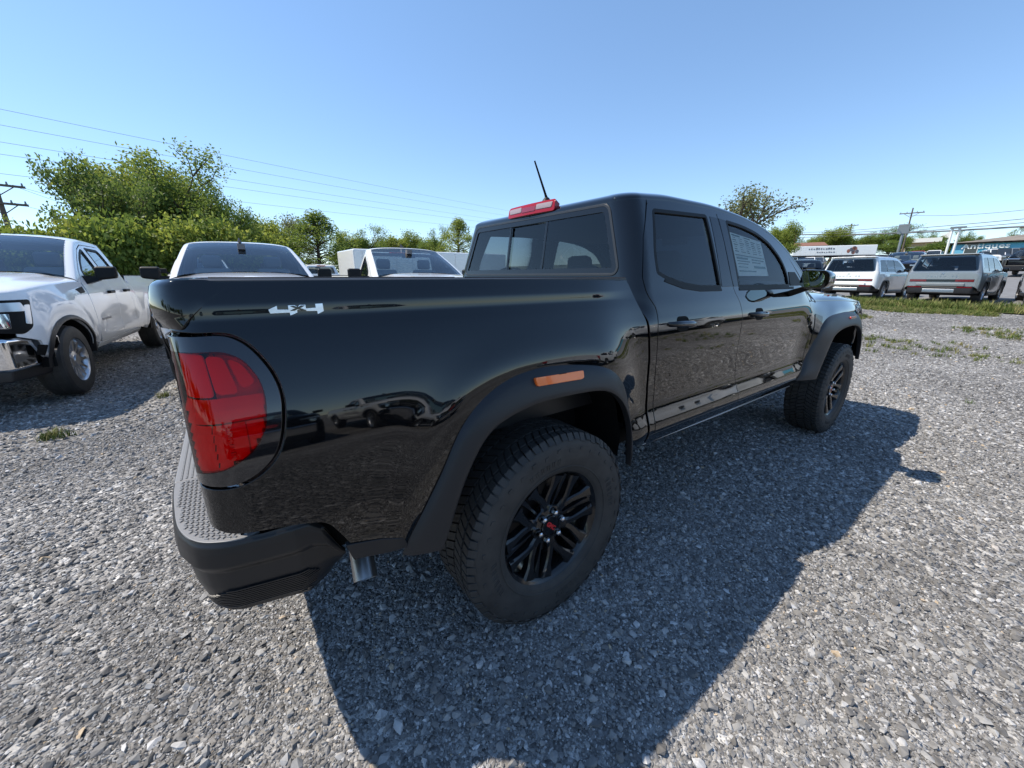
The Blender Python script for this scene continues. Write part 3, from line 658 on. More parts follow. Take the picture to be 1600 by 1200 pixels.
# --- door mirrors
for i, sg in ((0, -1), (1, 1)):
    mm = MB(); mm.hexa([(2.20, sg * .86, 1.235), (2.36, sg * .84, 1.245), (2.36, sg * .84, 1.285), (2.14, sg * .86, 1.275), (2.22, sg * .965, 1.292), (2.29, sg * .965, 1.292), (2.29, sg * .965, 1.32), (2.21, sg * .965, 1.325)][::1])
    arm = mm.build('mirror_arm', M['black_trim'], truck, bevel=.012)
    v = []; f = []; rings = []
    prof = [(2.125, .97), (2.135, 1.0), (2.17, 1.0), (2.22, .97), (2.27, .86), (2.30, .66), (2.315, .35)]
    base = rnd([(.945, 1.415), (1.055, 1.410), (1.082, 1.385), (1.084, 1.325), (1.060, 1.298), (.955, 1.296), (.935, 1.32)], .02, 4); cy, cz = 1.005, 1.354
    for x, k in prof: rings.append([(x + (.02 if y > 1.05 else 0), sg * (cy + (y - cy) * k), cz + (z - cz) * k) for y, z in base])
    n = len(base)
    for r in rings: v += r
    for k in range(len(rings) - 1):
        for j in range(n): f.append((k * n + j, k * n + (j + 1) % n, (k + 1) * n + (j + 1) % n, (k + 1) * n + j)[::sg])
    f.append(tuple((len(rings) - 1) * n + j for j in range(n))[::sg]); f.append(tuple(range(n))[::-sg])
    mb_ = mk('mirror', v, f, M['black'], truck, smooth=True, sharp=40)
    gl = [(2.122 + (.02 if y > 1.05 else 0), sg * (cy + (y - cy) * .86 - .012), cz + (z - cz) * .84) for y, z in base]
    M.setdefault('mirror', pm('mirror_glass', (.85, .95, .90), .01, metal=1))
    gl = [(2.118 + (y - .9) * .02, sg * y_, z_) for (y, (x_, y_, z_)) in zip([q[0] for q in base], [(0, cy + (b[0] - cy) * .86 - .012, cz + (b[1] - cz) * .84) for b in base])]
    gl = [(x + .035 * (abs(y) - cy), y, z) for x, y, z in gl]
    mk('mirror_glass', gl, [tuple(range(n))[::-sg]], M['mirror'], mb_)
# --- 4X4 badge
M['badge'] = pm('badge_chrome', (.86, .87, .88), .28, metal=.85)
def badge(polys, x0, x1, z0, z1, mats, par, lift=.002):
    for k, (pl, mt) in enumerate(polys):
        q = [(x0 + a * (x1 - x0), z0 + b * (z1 - z0)) for a, b in pl]
        for i in (0, 1):
            panel('badge_figure', q if i == 0 else [(x0 + x1 - a, b) for a, b in q], Pmir(Pside, i), side_refs[i], mt, par, step=.01, lift=lift + .0015 * (mt is not M['badge']), flange=.003, rim=.0006)
def zc(pts): return [((x - 95) / 440., (155 - y) / 80.) for x, y in pts]
badge([(zc([(95, 106), (160, 82), (160, 108), (248, 112), (248, 82), (300, 82), (312, 104), (312, 134), (256, 152), (252, 131), (104, 132)]), M['badge']),
       (zc([(306, 82), (320, 100), (338, 82), (386, 82), (386, 108), (470, 106), (470, 78), (530, 76), (532, 132), (480, 152), (478, 128), (390, 126), (388, 118), (340, 118), (322, 112), (314, 118)]), M['badge']),
       (zc([(262, 86), (292, 86), (320, 98), (350, 86), (382, 86), (340, 103), (384, 120), (350, 120), (320, 108), (292, 120), (258, 120), (302, 103)]), M['gloss'])], -.839, -.722, 1.284, 1.310, None, truck)
# --- tailpipe, underbody, wheel houses
tp = MB(); ring = []
tp.tube([(-.50, -.42, .52), (-.60, -.50, .515), (-.655, -.60, .47), (-.672, -.715, .345)], .040, 18, cap=False); tp.tube([(-.672, -.715, .345), (-.655, -.60, .47)], .0365, 16, cap=False); tp.build('tailpipe', M['steel'], truck, smooth=True)
ub = MB(); ub.box((-1.0, -.62, .55), (3.95, .62, .78)); ub.box((.52, -.82, .58), (2.62, .82, .66)); ub.box((-.98, -.835, .60), (-.60, .835, .80))
for sg in (-1, 1): ub.box((-1.02, sg * .48 - .05, .50), (4.1, sg * .48 + .05, .60))
ub.tube([(0, -.74, .405), (0, .74, .405)], .055, 12); ub.tube([(-.16, 0, .405), (.16, 0, .405)], .15, 14); ub.tube([(WB, -.74, .405), (WB, .74, .405)], .05, 12)
for sg in (-1, 1): ub.tube([(-.62, sg * .55, .52), (0, sg * .55, .34), (.62, sg * .55, .52)], .025, 6); ub.tube([(.10, sg * .60, .40), (.02, sg * .52, .85)], .03, 8)
ub.build('chassis', M['dark'], truck)
for ax, arch in ((0., ARCH_Ri), (WB, ARCH_Fi)):
    for sg in (-1, 1):
        wl = MB(); a = np.array(arch); n = len(a); v = [(ax + x * 1.03, sg * (min(.955, float(hw(ax + x * 1.03, max(z, .6)))) - .014), z + .012) for x, z in a] + [(ax + x * 1.03, sg * .58, z + .012) for x, z in a]
        wl.add(v, [(i, i + 1, n + i + 1, n + i) for i in range(n - 1)] + [tuple(n + i for i in range(n))]); wl.build('wheel_house', M['dark'], truck)
# --- wheels
M['disc'] = pm('brake_iron', (.05, .05, .052), .45, metal=.6)
def make_wheel(R=.405, rr=.242, hwid=.1375, face=.112):
    'axle along y, the outer face towards -y'
    k = R / .405
    tyre_prof = [(rr - .012, -face + .02), (rr, -face - .002), (rr + .014, -face - .012), (.285 * k, -.1335), (.318 * k, -.1385), (.350 * k, -.1365), (.375 * k, -.131), (.388 * k, -.122), (.394 * k, -.108), (.3955 * k, -.06), (.396 * k, 0), (.3955 * k, .06), (.394 * k, .108), (.388 * k, .122), (.375 * k, .131), (.318 * k, .1385), (rr + .014, face + .012), (rr - .012, face - .02)]
    tm = MB(); tm.lathe_y(tyre_prof, 96)
    return tm, tyre_prof
def rad_box(mb, r0, r1, a0, a1, y0, y1, skew=0., mi=0):
    'a block on the tread: radii, angles and y range, skewed along y'
    P = lambda r, a, y: (r * math.cos(a), y, r * math.sin(a))
    mb.hexa([P(r0, a0, y0), P(r0, a1, y0), P(r0, a1 + skew, y1), P(r0, a0 + skew, y1), P(r1, a0 + .004, y0 + .001), P(r1, a1 - .004, y0 + .001), P(r1, a1 + skew - .004, y1 - .001), P(r1, a0 + skew + .004, y1 - .001)], mi)
def hero_wheel():
    hub = empty('wheel', (0, 0, 0)); return hub
def build_wheel(parent, cx, cy, cz, sgn, steer=0.):
    tm, prof = make_wheel()
    wheel = tm.build('wheel', M['rubber'], parent, smooth=True)
    tr = MB(); n = 74
    for k in range(n):
        a = 2 * PI * k / n; d = 2 * PI / n; j = (.5 if k % 2 else 0)
        for s in (-1, 1):
            rad_box(tr, .392, .4035, a + (.05 if s > 0 else .38) * d, a + (.90 if s > 0 else 1.23) * d, *( (.082, .116) if s > 0 else (-.116, -.082)), skew=.02 * s)       # shoulder
            rad_box(tr, .388, .4052, a + (.3 if s > 0 else 0) * d, a + (1.18 if s > 0 else .88) * d, *((.034, .076) if s > 0 else (-.076, -.034)), skew=.05 * s)
            P = lambda r, aa, y: (r * math.cos(aa), y, r * math.sin(aa))
            a0, a1 = a + (.05 if s > 0 else .38) * d, a + (.90 if s > 0 else 1.23) * d; ln = .381 if k % 2 else .374
            tr.hexa([P(.390, a0, s * .116), P(.390, a1, s * .116), P(ln, a1, s * .1315), P(ln, a0, s * .1315), P(.4025, a0 + .003, s * .1165), P(.4025, a1 - .003, s * .1165), P(ln + .002, a1 - .004, s * .1335), P(ln + .002, a0 + .004, s * .1335)])
        rad_box(tr, .388, .4055, a, a + .9 * d, -.028, .028, skew=.06)
    tag(tr.build('tread', M['rubber'], wheel), kind='stuff')
    # raised rings and short bars on the sidewall
    sw = MB(); sw.lathe_y([(.268, -.1285), (.270, -.1315), (.273, -.1325), (.275, -.1315)], 96)
    for k in range(72):
        a = 2 * PI * k / 72
        if (k // 6) % 3 == 0:
            for q in range(2): 
                aa = a + q * .03; P = lambda r, a_, y: (r * math.cos(a_), y, r * math.sin(a_))
                sw.hexa([P(.292, aa, -.132), P(.292, aa + .018, -.132), P(.318, aa + .026, -.1365), P(.318, aa + .008, -.1365), P(.293, aa, -.1365), P(.293, aa + .016, -.1365), P(.317, aa + .024, -.1405), P(.317, aa + .01, -.1405)])
        if k % 2 == 0:
            rr_ = .335 + .004 * (k % 4); P = lambda r, a_, y: (r * math.cos(a_), y, r * math.sin(a_)); sw.hexa([P(rr_, a, -.135), P(rr_, a + .06, -.135), P(rr_ + .012, a + .055, -.134), P(rr_ + .012, a + .005, -.134), P(rr_, a, -.1395), P(rr_, a + .06, -.1395), P(rr_ + .012, a + .05, -.1385), P(rr_ + .012, a + .01, -.1385)])
    tag(sw.build('sidewall_marks', M['rubber'], wheel), kind='stuff')
    # rim: barrel, lip, six split spokes
    rb = MB(); rb.lathe_y([(.226, .10), (.222, .02), (.216, -.06), (.222, -.090), (.2265, -.1005), (.2345, -.1055), (.2405, -.1115), (.2430, -.1135), (.2435, -.108), (.240, -.095)], 72)
    rim = rb.build('rim', M['rim'], wheel, smooth=True, sharp=35)
    bk = MB(); bk.lathe_y([(.0, -.0), (.165, 0.0), (.168, -.02), (.0, -.02)], 40); bk.build('brake_disc', M['disc'], wheel, smooth=True, sharp=40)
    yf = lambda r: -.075 - .030 * (np.clip(r / .225, 0, 1))**1.6     # face of the spokes, dished
    def spoke(poly, dep=.030, up=0.):
        'polygon given as (r, angle offset)'
        mb = MB(); return mb
    for k in range(6):
        a0 = PI / 2 + k * PI / 3 + .2
        sp = MB()
        def arm(c, w, lift, dep):
            c = np.array(c); n = len(c); L = []; T = []
            for i in range(n):
                d = c[min(i + 1, n - 1)] - c[max(i - 1, 0)]; d /= np.linalg.norm(d); nrm = np.array([-d[1], d[0]])
                r = np.linalg.norm(c[i]); y = float(yf(r)) - lift; h = w[i] / 2
                L.append([(*(c[i] + nrm * h), y + dep), (*(c[i] + nrm * h), y + .006), (*(c[i] + nrm * h * .62), y), (*(c[i] - nrm * h * .62), y), (*(c[i] - nrm * h), y + .006), (*(c[i] - nrm * h), y + dep)])
            v = [(q[0], q[2], q[1]) for r in L for q in r]; m = 6
            f = [(i * m + j, i * m + j + 1, (i + 1) * m + j + 1, (i + 1) * m + j) for i in range(n - 1) for j in range(m - 1)]
            f += [tuple(range(m)), tuple((n - 1) * m + j for j in range(m))[::-1]]
            sp.add(v, f)
        pol = lambda r, a: np.array([r * math.cos(a), r * math.sin(a)])
        arm([pol(.045, a0), pol(.085, a0), pol(.118, a0)], [.056, .048, .054], 0, .03)
        for s in (-1, 1):
            arm([pol(.100, a0 + s * .04), pol(.140, a0 + s * .15), pol(.180, a0 + s * .25), pol(.226, a0 + s * .30)], [.030, .029, .034, .064], .001, .034)
        ag = a0 + PI / 6; arm([pol(.082, ag), pol(.125, ag), pol(.165, ag), pol(.224, ag)], [.014, .014, .020, .034], -.012, .022)
        sp.build('spoke', M['rim'], wheel, smooth=True, sharp=30)
        # pocket inserts round the lip
        for s in (-.26, .26):
            pk = MB(); aa = a0 + PI / 6 + s * .6; P = lambda r, a_, y: (r * math.cos(a_), y, r * math.sin(a_))
            pk.hexa([P(.200, aa - .07, -.085), P(.200, aa + .07, -.085), P(.221, aa + .075, -.085), P(.221, aa - .075, -.085), P(.203, aa - .06, -.101), P(.203, aa + .06, -.101), P(.219, aa + .065, -.103), P(.219, aa - .065, -.103)]); pk.build('rim_insert', M['rim'], wheel)
    hb = MB(); hb.lathe_y([(.084, -.04), (.083, -.074), (.079, -.079), (.050, -.081), (.046, -.084)], 36); hb.build('hub', M['rim'], wheel, smooth=True, sharp=35)
    for k in range(6):
        a = PI / 2 + k * PI / 3 + .2 + PI / 6; c = (.060 * math.cos(a), 0, .060 * math.sin(a))
        ho = MB(); ho.lathe_y([(.016, -.082), (.016, -.0828), (.012, -.0828)], 16, c); ho.build('nut_seat', M['dark'], wheel)
        ln = MB(); ln.lathe_y([(.0125, -.080), (.0125, -.095), (.0105, -.101), (.006, -.104), (.0003, -.105)], 6, c); ln.build('lug_nut', M['chrome'], wheel, sharp=25)
    cc = MB(); cc.lathe_y([(.044, -.078), (.043, -.088), (.040, -.091), (.0005, -.092)], 32); cap = cc.build('centre_cap', M['gloss'], wheel, smooth=True, sharp=35)
    text_mesh('GMC', .025, .0008, M['red_txt'], wheel, 'cap_lettering', Matrix.Rotation(.75, 4, 'Y') @ Matrix.Translation((0, -.0925, 0)) @ Matrix.Rotation(PI / 2, 4, 'X'), bold=.0012)
    wheel.location = (cx, cy, cz); wheel.rotation_euler = (0, 0, (0 if sgn < 0 else PI) + steer)
    return wheel
w0 = build_wheel(truck, 0, -.843, .4045, -1)
def copy_part(o, parent, loc, rz):
    c = o.copy(); C.objects.link(c); c.parent = parent; c.location = loc; c.rotation_euler = (0, rz[0], rz[1])
    for ch_ in o.children: d = ch_.copy(); C.objects.link(d); d.parent = c
copy_part(w0, truck, (WB, -.843, .4045), (.5, 0)); copy_part(w0, truck, (0, .843, .4045), (1.1, PI)); copy_part(w0, truck, (WB, .843, .4045), (.3, PI))
# --- cabin
fl = MB(); fl.box((.62, -.78, .66), (2.7, .78, .72)); fl.build('cabin_floor', M['interior'], truck)
def seat(x, y, wd, hh=1.56, name='seat'):
    s = MB(); s.box((x - .02, y - wd / 2, .92), (x + .50, y + wd / 2, 1.06)); 
    s.hexa([(x - .12, y - wd / 2 + .02, 1.0), (x + .06, y - wd / 2 + .02, 1.0), (x + .06, y + wd / 2 - .02, 1.0), (x - .12, y + wd / 2 - .02, 1.0), (x - .30, y - wd / 2 + .05, hh - .17), (x - .18, y - wd / 2 + .05, hh - .17), (x - .18, y + wd / 2 - .05, hh - .17), (x - .30, y + wd / 2 - .05, hh - .17)])
    o = s.build(name, M['seat'], truck, bevel=.045)
    for dy in ((0,) if wd < .8 else (-.35, .35)):
        h = MB(); h.hexa([(x - .31, y + dy - .13, hh - .15), (x - .22, y + dy - .13, hh - .15), (x - .22, y + dy + .13, hh - .15), (x - .31, y + dy + .13, hh - .15), (x - .33, y + dy - .11, hh + .03), (x - .25, y + dy - .11, hh + .03), (x - .25, y + dy + .11, hh + .03), (x - .33, y + dy + .11, hh + .03)]); h.build('headrest', M['seat'], o, bevel=.035)
seat(1.72, -.38, .50, 1.50); seat(1.72, .38, .50, 1.50); seat(1.02, 0, 1.30, 1.40)
ds = MB(); ds.hexa([(2.35, -.76, .95), (2.68, -.76, .95), (2.68, .76, .95), (2.35, .76, .95), (2.38, -.74, 1.22), (2.72, -.72, 1.20), (2.72, .72, 1.20), (2.38, .74, 1.22)]); ds.build('dashboard', M['interior'], truck, bevel=.03)
st = MB()
cvec = [(2.22 + .10 * math.sin(a) * .4, .38 + .185 * math.cos(a), 1.17 + .175 * math.sin(a)) for a in np.linspace(0, 2 * PI, 25)]
st.tube(cvec, .014, 8, cap=False); st.tube([(2.24, .38, 1.17), (2.40, .38, 1.10)], .03, 8); st.tube([(2.22, .22, 1.17), (2.22, .54, 1.17)], .016, 6); st.build('steering_wheel', M['interior'], truck, smooth=True)
hl_ = MB(); hl_.hexa([(.64, -.66, 1.672), (1.95, -.66, 1.655), (1.95, .66, 1.655), (.64, .66, 1.672), (.66, -.655, 1.735), (1.90, -.655, 1.73), (1.90, .655, 1.73), (.66, .655, 1.735)]); hl_.build('headliner', M['interior'], truck)
rm = MB(); rm.box((2.12, -.11, 1.62), (2.14, .11, 1.68)); rm.build('rear_view_mirror', M['interior'], truck, bevel=.008)
# the price sheet inside the front passenger window
M['sheet'] = pm('window_sheet_paper', (.95, .97, .96), .6)
trs = N_(M['sheet'], 'ShaderNodeBsdfTranslucent'); trs.inputs[0].default_value = (.95, 1, .99, 1); mxs = N_(M['sheet'], 'ShaderNodeMixShader'); mxs.inputs[0].default_value = .55; L_(M['sheet'], bs(M['sheet']).outputs[0], mxs.inputs[1]); L_(M['sheet'], trs.outputs[0], mxs.inputs[2]); L_(M['sheet'], mxs.outputs[0], M['sheet'].node_tree.nodes['Material Output'].inputs[0])
Pi = lambda u, v: (lambda q: (q[0], q[1] + .014, q[2]))(Pcab(u, v))
shp = [(1.53, 1.625), (1.93, 1.585), (1.96, 1.375), (1.555, 1.375)]
sh = panel('price_sheet', shp, Pi, (0, -1, .2), M['sheet'], truck, step=.05, lift=0, flange=0)
M['ink'] = pm('print_ink', (.10, .16, .17), .6)
def lerp2(a, b):   # a along, b down the sheet
    p = np.array(shp); return tuple((p[0] * (1 - a) + p[1] * a) * (1 - b) + (p[3] * (1 - a) + p[2] * a) * b)
def ink(a0, a1, b0, b1):
    panel('print_block', [lerp2(a0, b0), lerp2(a1, b0), lerp2(a1, b1), lerp2(a0, b1)], Pi, (0, -1, .2), M['ink'], sh, step=.06, lift=.0015, flange=0)
ink(.05, .30, .035, .07); ink(.42, .62, .035, .06)
rr0 = random.Random(3)
for c in range(5):
    for r in range(7):
        a = .05 + c * .19; ink(a, a + rr0.uniform(.07, .155), .10 + r * .052, .10 + r * .052 + rr0.choice((.012, .02)))
ink(.03, .97, .50, .525); ink(.05, .40, .56, .60); ink(.05, .45, .64, .66); ink(.05, .38, .70, .72); ink(.52, .93, .57, .60); ink(.52, .80, .64, .67); ink(.55, .95, .74, .80); ink(.05, .35, .78, .80); ink(.05, .6, .87, .90)
# ================================================================== the ground
def G(x, y):
    x = np.asarray(x, float); y = np.asarray(y, float)
    sp = lambda t, k: np.log1p(np.exp(np.clip(t / k, -30, 30))) * k
    far = .050 * sp(x - 26, 3) + .018 * sp(y - 12, 3)
    return .40 * sst(4, 17, x) + 9 * np.tanh(far / 9)
def rel(x, y):
    'small unevenness of the gravel lot, none under the wheels'
    h = .012 * np.sin(x * 1.3 + 1.7 * np.sin(y * .7)) + .010 * np.sin(y * 2.1 + x * .9 + 2) + .006 * np.sin(x * 4.3 - y * 3.1)
    d = np.minimum.reduce([np.hypot(x - a, y - b) for a in (0, WB) for b in (-.85, .85)])
    return (h - .012) * sst(.35, .9, d)
def Gz(x, y): return G(x, y) + rel(np.asarray(x, float), np.asarray(y, float)) * (np.asarray(x) < 15)
def axis_pts(lo, hi, c, fine, reach, gr=1.22):
    a = list(np.arange(c - reach, c + reach + 1e-6, fine)); s = fine
    while a[-1] < hi: s *= gr; a.append(a[-1] + s)
    s = fine
    while a[0] > lo: s *= gr; a.insert(0, a[0] - s)
    return np.array(a)
gx = axis_pts(-400, 900, 1.5, .16, 6.0); gy = axis_pts(-500, 700, 1.0, .16, 6.0)
XX, YY = np.meshgrid(gx, gy, indexing='ij'); ZZ = Gz(XX, YY); nx, ny = XX.shape
ZZ = ZZ - .10 * sst(16.6, 17.6, XX) * (np.abs(YY) < 60)
gv = np.stack([XX, YY, ZZ], -1).reshape(-1, 3); gf = [(i * ny + j, (i + 1) * ny + j, (i + 1) * ny + j + 1, i * ny + j + 1) for i in range(nx - 1) for j in range(ny - 1)]
M['gravel'] = pm('gravel', (.2, .2, .2), .9, spec=.25)
def gravel_nodes(m):
    t = m.node_tree; tc = N_(m, 'ShaderNodeTexCoord'); co = tc.outputs['Object']
    def vor(s): v = N_(m, 'ShaderNodeTexVoronoi'); v.inputs['Scale'].default_value = s; v.inputs['Randomness'].default_value = 1; L_(m, co, v.inputs['Vector']); return v
    def noi(s, d=4): v = N_(m, 'ShaderNodeTexNoise'); v.inputs['Scale'].default_value = s; v.inputs['Detail'].default_value = d; L_(m, co, v.inputs['Vector']); return v
    def ramp(src, stops):
        r = N_(m, 'ShaderNodeValToRGB'); L_(m, src, r.inputs[0]); setramp(r, stops)
        return r
    a, b = vor(70.), vor(28.); sep = N_(m, 'ShaderNodeSeparateColor'); L_(m, a.outputs['Color'], sep.inputs[0]); sep2 = N_(m, 'ShaderNodeSeparateColor'); L_(m, b.outputs['Color'], sep2.inputs[0])
    ca = ramp(sep.outputs[0], [(0, (0.120, 0.116, 0.112)), (.45, (0.216, 0.209, 0.205)), (.8, (0.311, 0.305, 0.299)), (1, (0.455, 0.448, 0.446))])
    cb = ramp(sep2.outputs[0], [(0, (0.156, 0.151, 0.146)), (.55, (0.251, 0.246, 0.242)), (.85, (0.372, 0.367, 0.361)), (1, (0.538, 0.532, 0.524))])
    msk = ramp(sep2.outputs[1], [(.45, (0, 0, 0)), (.55, (1, 1, 1))])
    mx = N_(m, 'ShaderNodeMix', data_type='RGBA'); L_(m, msk.outputs[0], mx.inputs[0]); L_(m, ca.outputs[0], mx.inputs[6]); L_(m, cb.outputs[0], mx.inputs[7])
    # fine dirt in wide patches
    n1 = noi(.55, 5); pt = ramp(n1.outputs[0], [(.38, (.70, .69, .68)), (.64, (1.16, 1.15, 1.13))])
    mu = N_(m, 'ShaderNodeMix', data_type='RGBA', blend_type='MULTIPLY'); mu.inputs[0].default_value = 1; L_(m, mx.outputs[2], mu.inputs[6]); L_(m, pt.outputs[0], mu.inputs[7])
    L_(m, mu.outputs[2], bs(m).inputs['Base Color'])
    # crevices between the stones as relief
    d1 = N_(m, 'ShaderNodeMath', operation='MULTIPLY'); L_(m, b.outputs['Distance'], d1.inputs[0]); d1.inputs[1].default_value = -.035
    d2 = N_(m, 'ShaderNodeMath', operation='MULTIPLY_ADD'); L_(m, a.outputs['Distance'], d2.inputs[0]); d2.inputs[1].default_value = -.014; L_(m, d1.outputs[0], d2.inputs[2])
    bp_ = N_(m, 'ShaderNodeBump'); bp_.inputs['Strength'].default_value = .9; bp_.inputs['Distance'].default_value = 1.; L_(m, d2.outputs[0], bp_.inputs['Height']); L_(m, bp_.outputs[0], bs(m).inputs['Normal'])
gravel_nodes(M['gravel'])
gr_o = mk('gravel_ground', gv, gf, M['gravel'], smooth=True); tag(gr_o, kind='structure')
# loose stones: real geometry, set out as points and instanced
def stone_mesh(seed, flat):
    r = np.random.default_rng(seed); p = r.normal(size=(15, 3)); p /= np.linalg.norm(p, axis=1)[:, None]; p *= r.uniform(.75, 1.1, (15, 1)); p *= (.62, .44, flat)
    bm = bmesh.new(); vs = [bm.verts.new(q) for q in p]; bmesh.ops.convex_hull(bm, input=vs)
    for v in [v for v in bm.verts if not v.link_faces]: bm.verts.remove(v)
    me = bpy.data.meshes.new('stone'); bm.to_mesh(me); bm.free(); return me
M['stone'] = pm('crushed_stone', (.3, .3, .3), .85, spec=.3)
def stone_nodes(m):
    oi = N_(m, 'ShaderNodeObjectInfo'); r = N_(m, 'ShaderNodeValToRGB'); L_(m, oi.outputs['Random'], r.inputs[0]); e = r.color_ramp.elements
    st_ = [(0, (0.120, 0.116, 0.112)), (.25, (0.180, 0.175, 0.171)), (.60, (0.257, 0.253, 0.248)), (.84, (0.347, 0.342, 0.337)), (.95, (0.479, 0.474, 0.470)), (.985, (0.538, 0.538, 0.548)), (.993, (0.407, 0.323, 0.231)), (1, (0.503, 0.395, 0.268))]
    setramp(r, st_)
    n = N_(m, 'ShaderNodeTexNoise'); n.inputs['Scale'].default_value = 2.2; n.inputs['Detail'].default_value = 5; tc = N_(m, 'ShaderNodeTexCoord'); L_(m, tc.outputs['Object'], n.inputs['Vector'])
    r2 = N_(m, 'ShaderNodeValToRGB'); L_(m, n.outputs[0], r2.inputs[0]); r2.color_ramp.elements[0].position = .3; r2.color_ramp.elements[0].color = (.78, .78, .78, 1); r2.color_ramp.elements[1].position = .7; r2.color_ramp.elements[1].color = (1.15, 1.14, 1.12, 1)
    mu = N_(m, 'ShaderNodeMix', data_type='RGBA', blend_type='MULTIPLY'); mu.inputs[0].default_value = 1; L_(m, r.outputs[0], mu.inputs[6]); L_(m, r2.outputs[0], mu.inputs[7]); L_(m, mu.outputs[2], bs(m).inputs['Base Color'])
stone_nodes(M['stone'])
stones = []
for k in range(8):
    me = stone_mesh(40 + k, (.42, .34, .28, .45, .38, .3, .5, .36)[k]); me.materials.append(M['stone']); stones.append(me)
def scatter(name, pts, scl, rot, idx, meshes, label_kind='stuff'):
    me = bpy.data.meshes.new(name); me.from_pydata([tuple(map(float, p)) for p in pts], [], [])
    a = me.attributes.new('scl', 'FLOAT_VECTOR', 'POINT'); a.data.foreach_set('vector', np.asarray(scl, np.float32).ravel())
    a = me.attributes.new('rot', 'FLOAT_VECTOR', 'POINT'); a.data.foreach_set('vector', np.asarray(rot, np.float32).ravel())
    a = me.attributes.new('idx', 'INT', 'POINT'); a.data.foreach_set('value', np.asarray(idx, np.int32))
    o = bpy.data.objects.new(name, me); C.objects.link(o); o['kind'] = label_kind
    ng = bpy.data.node_groups.new(name + '_nodes', 'GeometryNodeTree')
    ng.interface.new_socket('Geometry', in_out='INPUT', socket_type='NodeSocketGeometry'); ng.interface.new_socket('Geometry', in_out='OUTPUT', socket_type='NodeSocketGeometry')
    gi = ng.nodes.new('NodeGroupInput'); go = ng.nodes.new('NodeGroupOutput'); ip = ng.nodes.new('GeometryNodeInstanceOnPoints'); ge = ng.nodes.new('GeometryNodeGeometryToInstance')
    srcs = []
    for m in meshes:
        so_ = bpy.data.objects.new(name + '_source', m); oi = ng.nodes.new('GeometryNodeObjectInfo'); oi.inputs['Object'].default_value = so_; srcs.append(oi)
    for oi in srcs[::-1]: ng.links.new(oi.outputs['Geometry'], ge.inputs[0])
    def at(n, t):
        q = ng.nodes.new('GeometryNodeInputNamedAttribute'); q.data_type = t; q.inputs['Name'].default_value = n; return q.outputs[0]
    ng.links.new(gi.outputs[0], ip.inputs['Points']); ng.links.new(ge.outputs[0], ip.inputs['Instance']); ip.inputs['Pick Instance'].default_value = True
    ng.links.new(at('idx', 'INT'), ip.inputs['Instance Index']); ng.links.new(at('scl', 'FLOAT_VECTOR'), ip.inputs['Scale'])
    e2r = ng.nodes.new('FunctionNodeEulerToRotation'); ng.links.new(at('rot', 'FLOAT_VECTOR'), e2r.inputs[0]); ng.links.new(e2r.outputs[0], ip.inputs['Rotation'])
    ng.links.new(ip.outputs[0], go.inputs[0]); md = o.modifiers.new('scatter', 'NODES'); md.node_group = ng
    return o
def place(n, r0, r1, smin, smax, pw, seed, fov=True):
    r = np.random.default_rng(seed); out = []
    k = 0
    # uniform in area inside a ring sector about the camera's foot, a little wider than the view
    rad = np.sqrt(r.uniform(r0 * r0, r1 * r1, n * 1)); ang = YAW + r.uniform(-1.15, 1.15, n)
    x = CAM.x + rad * np.cos(ang); y = CAM.y + rad * np.sin(ang)
    ok = (x < 15.5) & (y < 22); x, y = x[ok], y[ok]
    s = smin + (smax - smin) * r.power(1, len(x))**pw
    # coarser and finer patches
    pt = .5 + .5 * np.sin(x * 2.3 + 1.5 * np.sin(y * 1.7)) * np.sin(y * 2.9 + np.sin(x * 1.3)); keep = r.uniform(size=len(x)) < np.where(s > .5 * (smin + smax), .35 + .9 * pt, .40 + .7 * (.5 + .5 * np.sin(x * 1.1 - 1.3 * np.sin(y * .9) + 1)))
    x, y, s = x[keep], y[keep], s[keep]; z = Gz(x, y)
    sc = s[:, None] * r.uniform(.8, 1.2, (len(s), 3)); rt = np.stack([r.normal(0, .28, len(s)), r.normal(0, .28, len(s)), r.uniform(0, 6.28, len(s))], 1)
    return np.stack([x, y, z + s * .06], 1), sc, rt, r.integers(0, 8, len(s))
sets = [place(110000, .25, 2.4, .005, .0145, 1.5, 1), place(15000, .25, 3.0, .013, .040, 2.8, 2), place(125000, 2.3, 5.0, .009, .023, 1.7, 3), place(17000, 3.0, 6.5, .020, .048, 2.4, 4), place(85000, 5.0, 10.5, .015, .040, 1.8, 5), place(34000, 10, 18, .022, .050, 1.6, 6)]
SP = [np.concatenate([s[k] for s in sets]) for k in range(4)]
# the strip right behind the sector, so that a step to the side still shows stones
scatter('loose_stones', *SP, stones)

# ------------------------------------------------------------------ grass verge, asphalt lot beyond it
def sheet(name, poly, mat, dz, step, kind='structure'):
    V, F = tri2d(poly, (), step); z = G(V[:, 0], V[:, 1]) + dz; X = np.stack([V[:, 0], V[:, 1], z], 1)
    fn = np.cross(X[F[:, 1]] - X[F[:, 0]], X[F[:, 2]] - X[F[:, 0]]); F = F.copy(); F[fn[:, 2] < 0] = F[fn[:, 2] < 0][:, ::-1]
    o = mk(name, X, F, mat, smooth=True); tag(o, kind=kind); return o
M['asphalt'] = pm('asphalt', (.11, .11, .112), .9, spec=.3); noise_col(M['asphalt'], [(.15, .15, .152), (.22, .22, .222)], 2.5, 8)
M['turf'] = pm('turf_soil', (.09, .10, .035), .95, spec=.1); noise_col(M['turf'], [(.05, .065, .02), (.10, .115, .04), (.15, .135, .07)], 3, 6)
VL = lambda y: 15.9 + .06 * y; VH = lambda y: 18.1 + .05 * y
sheet('asphalt_lot', [(VH(-40) + .1, -40), (75, -46), (75, 60), (VH(28) + .1, 28)], M['asphalt'], .012, 3.)
